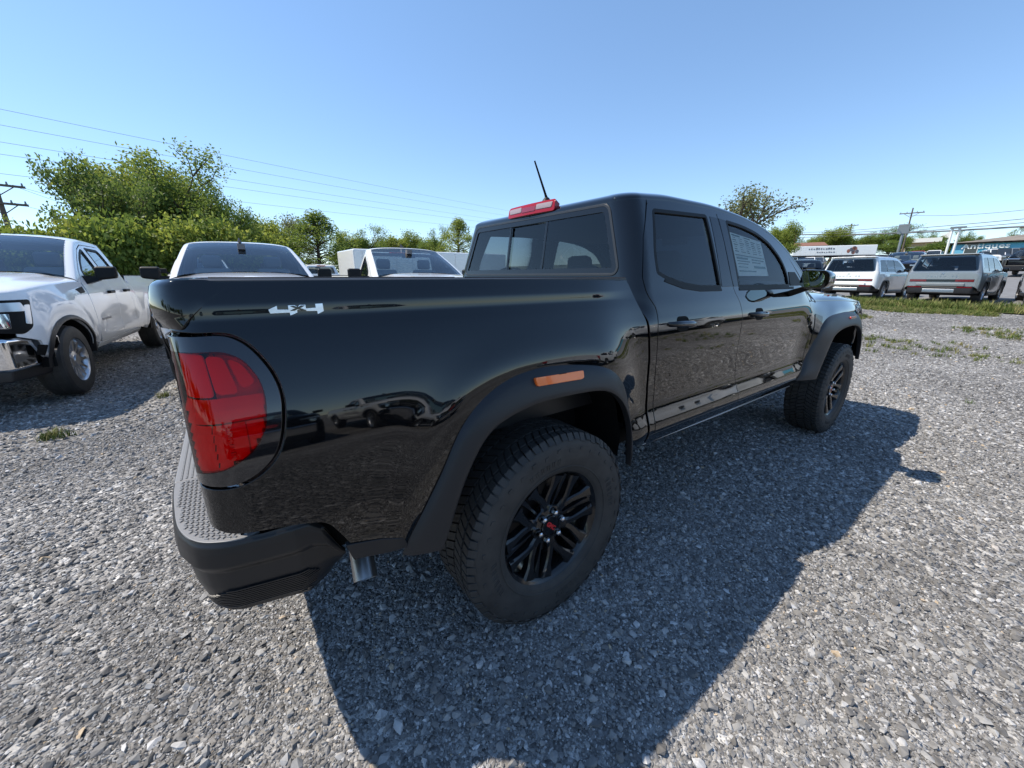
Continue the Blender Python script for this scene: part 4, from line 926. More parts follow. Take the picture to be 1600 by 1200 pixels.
sheet('grass_verge', [(VL(-40), -40), (VH(-40) + .2, -40), (VH(28) + .2, 28), (VL(28), 28)], M['turf'], .02, 1.)
M['grass'] = pm('grass_blades', (.10, .15, .03), .7, spec=.2)
oi = N_(M['grass'], 'ShaderNodeObjectInfo'); rg_ = N_(M['grass'], 'ShaderNodeValToRGB'); L_(M['grass'], oi.outputs['Random'], rg_.inputs[0])
setramp(rg_, [(0, (.06, .10, .02)), (.6, (.14, .17, .04)), (1, (.27, .235, .10))])
L_(M['grass'], rg_.outputs[0], bs(M['grass']).inputs['Base Color'])
def tuft(seed, n, h, sp, wd):
    r = random.Random(seed); mb = MB()
    for k in range(n):
        a = r.uniform(0, 6.28); d = r.uniform(0, sp); x, y = d * math.cos(a), d * math.sin(a); b = r.uniform(0, 6.28); hh = h * r.uniform(.5, 1.1); ln = hh * r.uniform(.15, .6); ex, ey = math.cos(b), math.sin(b); w_ = wd * r.uniform(.6, 1.2)
        px, py = -ey * w_, ex * w_
        mb.add([(x - px, y - py, 0), (x + px, y + py, 0), (x + ex * ln * .35 + px * .7, y + ey * ln * .35 + py * .7, hh * .6), (x + ex * ln * .35 - px * .7, y + ey * ln * .35 - py * .7, hh * .6), (x + ex * ln, y + ey * ln, hh)], [(0, 1, 2, 3), (3, 2, 4)])
    me = bpy.data.meshes.new('tuft'); me.from_pydata(mb.v, [], mb.f); me.materials.append(M['grass']); return me
tufts = [tuft(k, 26, .16, .10, .006) for k in range(5)]
r = np.random.default_rng(5); n = 6500; y = r.uniform(-14, 20, n); x = VL(y) + (VH(y) - VL(y)) * r.uniform(-.02, 1.0, n)**.85; s = r.uniform(.55, 1.5, n)
scatter('verge_grass', np.stack([x, y, G(x, y) + .015], 1), np.stack([s, s, s * r.uniform(.7, 1.3, n)], 1), np.stack([0 * x, 0 * x, r.uniform(0, 6.28, n)], 1), r.integers(0, 5, n), tufts)
# weeds in the gravel: thin drifts towards the verge and a few tufts near the trucks
n = 16000; x = 15.9 - r.exponential(2.6, n); y = r.uniform(-9, 6, n); k = (np.sin(y * 1.1 + x * .9) + np.sin(x * 2.1 - y * .7 + 1) > .55) & (x > 5.5); x, y = x[k], y[k]; s = r.uniform(.2, .55, len(x))
x = np.concatenate([x, -2.35 + r.normal(0, .07, 9), -1.7 + r.normal(0, .05, 3), r.uniform(1, 3, 5)]); y = np.concatenate([y, 3.1 + r.normal(0, .10, 9), 4.1 + r.normal(0, .05, 3), r.uniform(1.6, 2.6, 5)]); s = np.concatenate([s, r.uniform(.35, .6, 12), r.uniform(.2, .3, 5)])
scatter('gravel_weeds', np.stack([x, y, Gz(x, y)], 1), np.stack([s * 1.3, s * 1.3, s], 1), np.stack([0 * x, 0 * x, r.uniform(0, 6.28, len(x))], 1), r.integers(0, 5, len(x)), tufts)
# ================================================================== the other vehicles
M['grey_badge'] = pm('grey_badge', (.20, .20, .21), .35)
def mirror_panel(name, outer, P, mat, par, ref, **kw): return panel(name, outer, P, ref, mat, par, mirror=True, **kw)
def simple_wheel(parent, x, y, R, wd, rimmat, sgn, spokes=12, style='steel'):
    tm = MB(); k = R / .405; h = wd / 2
    tm.lathe_y([(R * .60, -h * .85), (R * .64, -h * .97), (R * .80, -h), (R * .93, -h * .93), (R * .975, -h * .80), (R * .985, -h * .55), (R, -h * .5), (R, -h * .1), (R * .985, -h * .05), (R * .985, h * .05), (R, h * .1), (R, h * .5), (R * .985, h * .55), (R * .975, h * .80), (R * .93, h * .93), (R * .80, h), (R * .60, h * .85)], 40)
    w_ = tm.build('wheel', M['rubber'], parent, smooth=True, sharp=30)
    rb = MB(); rb.lathe_y([(R * .55, h * .8), (R * .55, -h * .45), (R * .58, -h * .80), (R * .615, -h * .93), (R * .625, -h * .85)], 36)
    rb.lathe_y([(R * .28, -h * .30), (R * .26, -h * .62), (R * .16, -h * .70), (R * .15, -h * .82), (.0005, -h * .84)], 24)
    for q in range(spokes):
        a = 2 * PI * q / spokes; c, s = math.cos(a), math.sin(a); tw = R * (.055 if style == 'steel' else .075)
        P = lambda r, o, y: (r * c - o * s, y, r * s + o * c)
        rb.hexa([P(R * .22, -tw, -h * .35), P(R * .22, tw, -h * .35), P(R * .575, tw * .9, -h * .5), P(R * .575, -tw * .9, -h * .5), P(R * .22, -tw * .8, -h * .62), P(R * .22, tw * .8, -h * .62), P(R * .575, tw * .7, -h * .78), P(R * .575, -tw * .7, -h * .78)])
    rb.build('rim', rimmat, w_, smooth=True, sharp=30)
    bd = MB(); bd.lathe_y([(.001, -h * .2), (R * .5, -h * .2), (R * .5, -h * .05)], 20); bd.build('brake_disc', M['dark'], w_)
    w_.location = (x, y, R - .001); w_.rotation_euler = (0, .3 * x, 0 if sgn < 0 else PI)
    return w_
# ---- full-size white pickup -------------------------------------------------
WF = 3.75
Wp = Tab([(.40, .90), (.48, .955), (.56, .985), (.66, 1.0), (.80, 1.003), (.92, .998), (1.02, .992), (1.10, .984), (1.16, .972), (1.22, .950), (1.28, .928), (1.34, .910), (1.45, .872), (1.60, .818), (1.75, .760), (1.85, .715), (2.0, .64)], .010)
def hwp(x, z):
    x, z = np.broadcast_arrays(np.asarray(x, float), np.asarray(z, float)); w_ = Wp(z)
    t = np.clip((x - 3.6) / 1.0, 0, None); w_ = w_ - .10 * t * t
    for ax in (0., WF):
        d = np.sqrt((np.abs(x - ax) / .60)**2.4 + (np.clip(z - .38, 0, None) / .68)**2.4); w_ = w_ + .018 * np.exp(-((d - .98) / .16)**2)
    # the dished lower doors
    w_ = w_ - .020 * np.exp(-((z - .74) / .10)**2) * sst(.9, 1.5, x) * (1 - sst(2.5, 2.9, x))
    return w_
def make_pickup(label, cab='double', mat=None, group=None):
    mat = mat or M['white']
    root = empty('pickup_truck', (0, 0, 0), 0, label, 'truck', group)
    cb = {'double': 1.02, 'regular': 1.86, 'crew': .80}[cab]           # rear face of the cab
    UCp, RCp, UFp, RFp = -1.06, .08, 4.22, .30
    def Ps(u, v):
        u = np.asarray(u, float); v = np.asarray(v, float) + 0 * u; w_ = hwp(np.clip(u, UCp, UFp), v)
        a = np.clip((UCp - u) / RCp, 0, PI / 2); b = np.clip((u - UFp) / RFp, 0, PI / 2); r1 = np.clip(UCp - RCp * PI / 2 - u, 0, None); r2 = np.clip(u - UFp - RFp * PI / 2, 0, None)
        return np.clip(u, UCp, UFp) - RCp * np.sin(a) + RFp * np.sin(b), -(w_ - RCp * (1 - np.cos(a)) - r1 - RFp * (1 - np.cos(b)) - r2), v
    uc = cb + .14; rcc = .10
    def Pc(u, v):
        u = np.asarray(u, float); v = np.asarray(v, float) + 0 * u; lean = .16 * np.clip(v - 1.35, 0, None); k = sst(1.20, 1.40, v)
        a = np.clip((uc - u) / rcc, 0, PI / 2); x = np.where(u > uc, u + lean * (1 - sst(uc, uc + .4, u)), uc + lean - rcc * np.sin(a)); x = np.where(u <= uc, x * k + u * (1 - k), x)
        return x, -(hwp(u, v) - rcc * (1 - np.cos(a)) * k), v
    ze = Tab([(-.5, 1.80), (cb, 1.80), (cb + .25, 1.818), (1.8, 1.835), (2.05, 1.812), (2.25, 1.735), (2.5, 1.60), (2.75, 1.445), (2.93, 1.325), (3.05, 1.25)] if cab != 'regular' else [(.5, 1.80), (1.86, 1.812), (2.05, 1.805), (2.25, 1.735), (2.5, 1.60), (2.75, 1.445), (2.93, 1.325), (3.05, 1.25)], .03)
    rf = lambda X: np.stack([np.where(X[:, 0] < -1.1, -1, np.where(X[:, 0] > 4.3, 1., 0)), -np.ones(len(X)) * .6, .2 + 0 * X[:, 0]], 1)
    archp = lambda ax, r=.50, h=.46: [(ax + r * math.cos(a) * (1 if abs(math.cos(a)) < .98 else 1), .42 + h * abs(math.sin(a))**.8) for a in np.linspace(0, PI, 22)]
    ar = archp(0.); af_ = archp(WF, .52)
    ubed = cb - .012
    mirror_panel('bed_side', [(-1.15, .62), (-1.15, 1.36), (ubed, 1.36), (ubed, .50)] + ar + [(-.70, .55)], Ps, mat, root, rf, step=.07, flange=.03)
    # cab sides: doors with glass
    wtop = lambda u: float(ze(u)) - .085
    ddiv = 1.96 if cab != 'regular' else None
    fr0 = (1.97 if cab != 'regular' else cb + .16)
    fdoor = [(fr0, .50), (fr0, wtop(fr0) + .045), (2.2, wtop(2.2) + .04), (2.45, wtop(2.45) + .035), (2.70, wtop(2.70) + .03), (2.86, 1.29), (2.93, 1.10), (2.93, .62), (2.86, .50)]
    wf = rnd([(fr0 + .07, 1.335), (fr0 + .08, wtop(fr0 + .08)), (2.2, wtop(2.2)), (2.42, wtop(2.42)), (2.62, 1.42), (2.64, 1.325)], [.02, .04, .06, .06, .04, .02])
    doors = mirror_panel('front_door', fdoor, Pc, mat, root, rf, holes=[wf], step=.07, flange=.03)
    sets_ = [(doors, wf)]
    if cab != 'regular':
        r0 = cb + .20
        rdoor = [(r0, .50), (r0 + .02, 1.25), (r0 + .08, wtop(r0 + .1) + .045), (1.958, wtop(1.958) + .045), (1.958, .50)]
        wr = rnd([(r0 + .11, 1.345), (r0 + .17, wtop(r0 + .2) - .01), (1.90, wtop(1.9)), (1.90, 1.335)], [.05, .08, .03, .02])
        rds = mirror_panel('rear_door', rdoor, Pc, mat, root, rf, holes=[wr], step=.07, flange=.03); sets_.append((rds, wr))
        corner = [(cb + .0, .50), (cb + .0, 1.30), (uc - rcc * PI / 2, 1.36), (uc - rcc * PI / 2, float(ze(cb)))] + [(u, float(ze(u))) for u in np.linspace(cb + .05, 1.958, 8)] + [(1.958, wtop(1.958) + .058), (r0 + .07, wtop(r0 + .1) + .058), (r0 + .008, 1.25), (r0 - .012, .50)]
        corner2 = [(1.97, wtop(1.958) + .06)] + [(u, float(ze(u))) for u in np.linspace(1.97, 2.95, 12)] + [(2.955, 1.25), (2.87, 1.30), (2.715, wtop(2.70) + .045), (2.46, wtop(2.45) + .05), (2.2, wtop(2.2) + .055)]
        mirror_panel('cab_corner', corner, Pc, mat, root, rf, step=.07, flange=.02)
        mirror_panel('windscreen_pillar', corner2, Pc, mat, root, rf, step=.05, flange=.02)
    else:
        corner = [(cb, .50), (cb, 1.30), (uc - rcc * PI / 2, 1.36), (uc - rcc * PI / 2, float(ze(cb)))] + [(u, float(ze(u))) for u in np.linspace(cb + .05, 2.95, 16)] + [(2.955, 1.25), (2.87, 1.30), (2.715, wtop(2.70) + .045), (2.46, wtop(2.45) + .05), (2.2, wtop(2.2) + .055), (fr0 - .01, wtop(fr0) + .058), (fr0 - .012, .50)]
        mirror_panel('cab_corner', corner, Pc, mat, root, rf, step=.07, flange=.02)
    for ds_, wn in sets_:
        for i in (0, 1):
            sr = [(0, -1, .2), (0, 1, .2)][i]; P = Pmir(Pc, i)
            panel('window', wn, P, sr, M['glass_ws'], ds_[i], step=.12, lift=-.012, flange=0); panel('window_trim', ring_of(wn, .012), P, sr, M['black_trim'], ds_[i], holes=[ring_of(wn, -.018)], step=.06, lift=.003, flange=.01)
            xs_ = np.array(wn)[:, 0].min() + .02
            hb = MB(); sg = -1 if i == 0 else 1; yy = float(hwp(xs_, 1.13)); hb.box((xs_, min(sg * (yy + .0), sg * (yy + .045)), 1.115), (xs_ + .20, max(sg * yy, sg * (yy + .045)), 1.155)); hb.build('handle', M['black_trim'], ds_[i], bevel=.012)
    # lower sill
    mirror_panel('sill', [(cb, .487), (2.93, .487), (2.90, .42), (cb, .42)], Ps, mat, root, rf, step=.1, flange=.04)
    # roof, windscreen, rear wall
    def Pr(u, t):
        u = np.asarray(u, float); t = np.asarray(t, float) + 0 * u; u0 = uc - rcc * PI / 2; uu_ = np.maximum(u, u0); z0 = ze(uu_); x, y, z = Pc(uu_, z0); r_ = np.clip(u0 - u, 0, None); y = -(np.abs(y) - r_)
        cx = np.clip(x, (cb + 2.05) / 2, None); n = 2.4; h = (1 - (1 - t)**n)**(1 / n); H = np.interp(x, [cb, 2.0, 2.6, 3.05], [.075, .085, .11, .13])
        return x + (cx - x) * t, y * (1 - t), z0 + H * h
    u0 = uc - rcc * PI / 2; tq = np.concatenate([[0], np.linspace(.01, 1, 16)**1.7])
    UPp = lambda X: np.stack([(X[:, 0] < cb + .3) * -.5, np.sign(X[:, 1]) * .6, np.ones(len(X))], 1)
    yend = float(hwp(cb, 1.80)) - rcc
    grid('roof', Pr, np.concatenate([np.linspace(u0 - yend, u0, 8), np.linspace(u0 + .03, uc, 5), np.linspace(uc + .05, 2.12, 12)]), tq, mat, root, UPp, mirror=True)
    grid('windscreen', Pr, np.linspace(2.14, 2.98, 16), np.linspace(.10, 1, 12), M['glass_ws'], root, UPp, mirror=True)
    grid('windscreen_frame', Pr, np.linspace(2.1, 3.0, 16), np.linspace(0, .5, 6)**1.7 * .35, mat, root, UPp, mirror=True)
    bm_ = lambda y, z: (cb + .04 + .16 * np.clip(np.asarray(z, float) - 1.35, 0, None) + 0 * y, np.asarray(y, float), np.asarray(z, float) + 0 * y)
    bw = lambda z: float(hwp(cb, z)) - rcc
    zz_ = np.linspace(1.30, 1.80, 7); wnb = rnd([(-.62, 1.74), (.62, 1.74), (.70, 1.40), (-.70, 1.40)], .05)
    rwl = panel('cab_rear_wall', [(-bw(z), z) for z in zz_] + [(bw(z), z) for z in zz_[::-1]], bm_, (-1, 0, .1), mat, root, holes=[wnb], step=.1); panel('rear_glass', ring_of(wnb, .01), bm_, (-1, 0, .1), M['glass_dark'], rwl, step=.3, lift=.002, flange=0)
    cl = MB(); cl.box((cb + .02, -.22, 1.80), (cb + .10, .22, 1.845)); cl.build('high_brake_lamp', lens_s, root, bevel=.01)
    # hood
    zh = Tab([(2.9, 1.285), (3.2, 1.275), (3.8, 1.25), (4.2, 1.215), (4.6, 1.17), (5.2, 1.15)], .03)
    fe = [(2.945, .60), (2.945, 1.10), (2.95, 1.27)] + [(float(u), float(zh(u))) for u in np.linspace(2.98, 4.52, 18)] + [(4.52, .78), (WF + .60, .72)] + [(x, z) for x, z in af_ if z > .43] + [(2.945, .50)]
    mirror_panel('fender', fe, Ps, mat, root, rf, step=.07, flange=.03)
    def Ph(u, t):
        u = np.asarray(u, float); t = np.asarray(t, float) + 0 * u; z0 = zh(u); x, y, z = Ps(u, z0); n = 2.2; h = (1 - (1 - t)**n)**(1 / n); cx = np.clip(x, None, 4.1)
        return x + (cx - x) * t * sst(4.1, 4.3, x), y * (1 - t), z0 + .11 * h + .02 * sst(.2, .4, t)
    grid('hood', Ph, np.concatenate([np.linspace(2.99, 4.22, 14), np.linspace(4.26, UFp + RFp * PI / 2 + .5, 14)]), tq, mat, root, UPp, mirror=True)
    cw = MB(); cw.box((2.86, -.84, 1.18), (3.03, .84, 1.30)); cw.build('cowl', M['black_trim'], root)
    # front end: grille, lamps, bumper
    xn = UFp + RFp
    gm = MB(); gm.box((xn - .06, -.56, .80), (xn + .012, .56, 1.15)); gr_ = gm.build('grille', M['black_trim'], root, bevel=.02)
    gb_ = MB()
    for k in range(4): gb_.box((xn + .012, -.54, .83 + k * .085), (xn + .03, .54, .855 + k * .085))
    gb_.build('grille_bars', M['chrome'] if cab != 'crew' else M['black_trim'], gr_)
    text_mesh('GMC', .17, .008, M['red_txt'], gr_, 'grille_lettering', Matrix.Translation((xn + .036, 0, .985)) @ Matrix.Rotation(PI / 2, 4, 'Z') @ Matrix.Rotation(PI / 2, 4, 'X'), bold=.007)
    uh0 = UFp + .05; uh1 = UFp + RFp * PI / 2 + .16
    for i in (0, 1):
        P = Pmir(Ps, i); sr = (1, (-1, 1)[i] * .8, 0)
        hl = panel('headlight', rnd([(uh0 + .02, 1.13), (uh1, 1.13), (uh1, .86), (uh0 + .20, .80), (uh0 + .12, .86)], .03), P, sr, M['black_trim'], root, step=.06, lift=.004, flange=.02)
        panel('lamp_lens', rnd([(uh0 + .12, 1.105), (uh1 - .06, 1.105), (uh1 - .06, 1.03), (uh0 + .10, 1.02)], .01), P, sr, M['alu'], hl, step=.06, lift=.008, flange=.01)
        panel('lamp_lens', rnd([(uh0 + .24, 1.0), (uh1 - .06, 1.01), (uh1 - .06, .88), (uh0 + .27, .86)], .01), P, sr, M['chrome'], hl, step=.06, lift=.008, flange=.01)
        panel('turn_lamp', rnd([(uh0 + .05, 1.08), (uh0 + .10, 1.08), (uh0 + .16, .90), (uh0 + .12, .89)], .01), P, sr, M['alu'], hl, step=.06, lift=.008, flange=.01)
        panel('air_slot', rnd([(uh0 + .02, .66), (uh0 + .12, .68), (uh0 + .14, .58), (uh0 + .06, .56)], .01), P, sr, M['dark'], root, step=.06, lift=.006, flange=.004)
        # black vent and badge on the fender, letters on the door
        panel('fender_vent', rnd([(2.98, 1.225), (3.22, 1.20), (3.16, 1.145), (3.02, 1.155)], .01), P, (0, (-1, 1)[i], .2), M['black_trim'], root, step=.06, lift=.005, flange=.008)
        panel('door_badge', [(2.40, .80), (2.78, .80), (2.78, .775), (2.40, .775)], P, (0, (-1, 1)[i], .2), M['grey_badge'], root, step=.1, lift=.005, flange=.004)
        # arch lips
        sg = (-1, 1)[i]
        for arc, ax in ((ar, 0.), (af_, WF)):
            a = np.array(arc); n_ = len(a); cen = np.array([ax, .42]); o_ = a + (a - cen) * .10; v = []
            for (q, e) in ((o_, .004), (a * .55 + o_ * .45, .020), (a, .022), (a, -.03)): v.append([(p_[0], sg * (float(hwp(p_[0], max(p_[1], .5))) + e), p_[1]) for p_ in q])
            f_ = [(r_ * n_ + k, r_ * n_ + k + 1, (r_ + 1) * n_ + k + 1, (r_ + 1) * n_ + k)[::sg] for r_ in range(3) for k in range(n_ - 1)]
            mk('arch_lip', [p_ for q in v for p_ in q], f_, M['clad'], root, smooth=True, sharp=40)
            hmb = MB(); hmb.add([(p_[0], sg * .98, p_[1] + .004) for p_ in a] + [(p_[0], sg * .60, p_[1] + .004) for p_ in a], [(k, k + 1, n_ + k + 1, n_ + k) for k in range(n_ - 1)] + [tuple(n_ + k for k in range(n_))]); hmb.build('wheel_house', M['dark'], root)
        # mirrors
        mm = MB(); mm.hexa([(2.60, sg * 1.02, 1.30), (2.72, sg * 1.02, 1.30), (2.70, sg * 1.24, 1.33), (2.60, sg * 1.24, 1.33), (2.60, sg * 1.02, 1.49), (2.70, sg * 1.02, 1.48), (2.68, sg * 1.24, 1.48), (2.60, sg * 1.24, 1.49)]); mr = mm.build('mirror', M['black_trim'], root, bevel=.03)
        am = MB(); am.hexa([(2.58, sg * .90, 1.24), (2.76, sg * .90, 1.24), (2.72, sg * 1.06, 1.30), (2.62, sg * 1.06, 1.30), (2.58, sg * .89, 1.36), (2.74, sg * .89, 1.36), (2.70, sg * 1.05, 1.36), (2.62, sg * 1.05, 1.36)]); am.build('mirror_arm', M['black_trim'], mr)
        mk('mirror_glass', [(2.597, sg * 1.045, 1.325), (2.597, sg * 1.215, 1.345), (2.597, sg * 1.215, 1.465), (2.597, sg * 1.045, 1.465)], [(0, 1, 2, 3)[::-sg]], M.setdefault('mirror', pm('mirror_glass', (.85, .95, .9), .01, metal=1)), mr)
        tl = MB(); tl.box((-1.155, min(sg * .80, sg * .965), .86), (-1.02, max(sg * .80, sg * .965), 1.26)); tl.build('tail_lamp', lens_s, root, bevel=.02)
    fbp = MB(); fbp.hexa([(4.02, -.985, .46), (xn + .08, -.80, .44), (xn + .08, .80, .44), (4.02, .985, .46), (4.02, -.985, .76), (xn + .10, -.80, .78), (xn + .10, .80, .78), (4.02, .985, .76)]); fbp.build('front_bumper', M['chrome'], root, bevel=.045)
    fa = MB(); fa.hexa([(4.0, -.93, .34), (xn + .06, -.76, .34), (xn + .06, .76, .34), (4.0, .93, .34), (4.0, -.95, .47), (xn + .06, -.78, .46), (xn + .06, .78, .46), (4.0, .95, .47)]); fa.build('air_dam', M['clad'], root, bevel=.02)
    tg_ = MB(); tg_.box((-1.15, -.80, .74), (-1.09, .80, 1.36)); tg_.build('tailgate', mat, root, bevel=.02)
    rbm = MB(); rbm.hexa([(-1.32, -.92, .55), (-1.10, -.97, .55), (-1.10, .97, .55), (-1.32, .92, .55), (-1.32, -.92, .73), (-1.10, -.97, .73), (-1.10, .97, .73), (-1.32, .92, .73)]); rbm.build('rear_bumper', M['chrome'], root, bevel=.03)
    btub = MB(); btub.box((-1.09, -.86, .84), (cb, .86, .88))
    for sg in (-1, 1): btub.box((-1.09, sg * .865 - .035, .88), (cb, sg * .865 + .035, 1.375))
    btub.box((cb - .05, -.83, .88), (cb - .005, .83, 1.36)); btub.build('bed_tub', M['black_trim'], root)
    ch_ = MB(); ch_.box((-1.1, -.60, .48), (4.4, .60, .72)); ch_.box((cb, -.88, .44), (2.95, .88, .55)); ch_.tube([(0, -.85, .4), (0, .85, .4)], .06, 10); ch_.tube([(WF, -.85, .4), (WF, .85, .4)], .06, 10); ch_.build('chassis', M['dark'], root)
    # cabin
    def st_(x, y, wd, hh=1.66):
        s_ = MB(); s_.box((x - .02, y - wd / 2, .98), (x + .50, y + wd / 2, 1.12)); s_.hexa([(x - .10, y - wd / 2, 1.05), (x + .06, y - wd / 2, 1.05), (x + .06, y + wd / 2, 1.05), (x - .10, y + wd / 2, 1.05), (x - .27, y - wd / 2 + .03, hh - .18), (x - .15, y - wd / 2 + .03, hh - .18), (x - .15, y + wd / 2 - .03, hh - .18), (x - .27, y + wd / 2 - .03, hh - .18)])
        s_.box((x - .28, y - .13, hh - .17), (x - .17, y + .13, hh + .02)); s_.build('seat', M['seat2'], root, bevel=.04)
    st_(2.30, -.42, .54); st_(2.30, .42, .54)
    if cab != 'regular': st_(1.55, -.42, .6, 1.58); st_(1.55, .42, .6, 1.58)
    db = MB(); db.hexa([(2.55, -.83, .95), (2.95, -.83, .95), (2.95, .83, .95), (2.55, .83, .95), (2.58, -.80, 1.26), (2.95, -.80, 1.22), (2.95, .80, 1.22), (2.58, .80, 1.26)]); db.box((cb + .06, -.85, .60), (2.9, .85, .68)); db.build('dashboard', M['interior2'], root)
    sw_ = MB(); sw_.tube([(2.48 + .05 * math.sin(a), .42 + .19 * math.cos(a), 1.25 + .17 * math.sin(a)) for a in np.linspace(0, 2 * PI, 21)], .014, 6, cap=False); sw_.tube([(2.48, .24, 1.25), (2.48, .60, 1.25)], .016, 6); sw_.build('steering_wheel', M['interior'], root)
    rv = MB(); rv.box((2.33, -.13, 1.70), (2.36, .13, 1.77)); rv.box((2.33, -.05, 1.77), (2.42, .05, 1.85)); rv.build('rear_view_mirror', M['interior'], root)
    fin = MB(); fin.hexa([(1.98, -.03, 1.905), (2.14, -.012, 1.895), (2.14, .012, 1.895), (1.98, .03, 1.905), (1.96, -.006, 1.975), (2.0, -.004, 1.965), (2.0, .004, 1.965), (1.96, .006, 1.975)]); fin.build('roof_aerial', M['black_trim'], root)
    for x in (0., WF):
        for sg in (-1, 1): simple_wheel(root, x, sg * .865, .405, .265, M['alu'], sg, 12)
    return root
def put(root, x, y, deg, z=None):
    root.location = (x, y, (float(G(x, y)) if z is None else z)); root.rotation_euler = (0, 0, math.radians(deg)); return root
GRP = 'white pickups parked facing the black truck'
p1 = make_pickup('white extended cab pickup with chrome bumper and black mirror parked beside the shrubs', 'double', M['white'], GRP)
th = math.radians(-95.5); fx = Vector((math.cos(th), math.sin(th))); lx = Vector((-fx.y, fx.x))
fc = Vector((-2.42, 4.74)) - lx * .99 - fx * WF
put(p1, fc.x, fc.y, -95.5)
p2 = copy_tree(p1, label='white pickup seen head on over the bed of the black truck', cat='truck', group=GRP); put(p2, -.55, 8.28, -90.5)
p3 = make_pickup('white regular cab pickup with rear window close behind its seats, front facing the black truck', 'regular', M['white_c'], GRP); put(p3, 2.12, 8.02, -90)
p4 = copy_tree(p1, label='white pickup facing away, its rear window and red lamp showing between two nearer white pickups', cat='truck', group='white pickups in the row behind'); put(p4, 3.75, 21.8, 88, .10)
p5 = copy_tree(p1, label='white pickup cab just showing behind the head-on pickup, dark side glass', cat='truck', group='white pickups in the row behind'); put(p5, -1.45, 20.2, -90)
# vehicles on the other side of the lot, seen in the black paint
REF = 'pickups parked across the lot, mirrored in the black paint'
rfl = [(p3, -3.6, -13.6, 92, 'white regular cab pickup across the lot mirrored in the tail of the black truck'), (p1, 2.3, -13.2, 88, 'white extended cab pickup across the lot mirrored in the bed side'), (p1, 6.6, -6.6, 2, 'white extended cab pickup standing side-on across the lot, mirrored in the doors'), (p3, 14.0, -6.9, 184, 'white regular cab pickup standing side-on across the lot, mirrored in the front door')]
for src, x, y, d, lb in rfl: put(copy_tree(src, label=lb, cat='truck', group=REF), x, y, d)
def recolour(root, mats):
    for o in [root] + list(root.children_recursive):
        if o.type == 'MESH' and o.data.materials and o.data.materials[0] in mats:
            o.data = o.data.copy(); o.data.materials[0] = mats[o.data.materials[0]]
pb = copy_tree(p1, label='black extended cab pickup across the lot mirrored in the bed side', cat='truck', group=REF); put(pb, -.7, -12.6, 90); recolour(pb, {M['white']: M['black']})
lens_d = pm('dark_red_lens', (.13, .003, .006), .12)
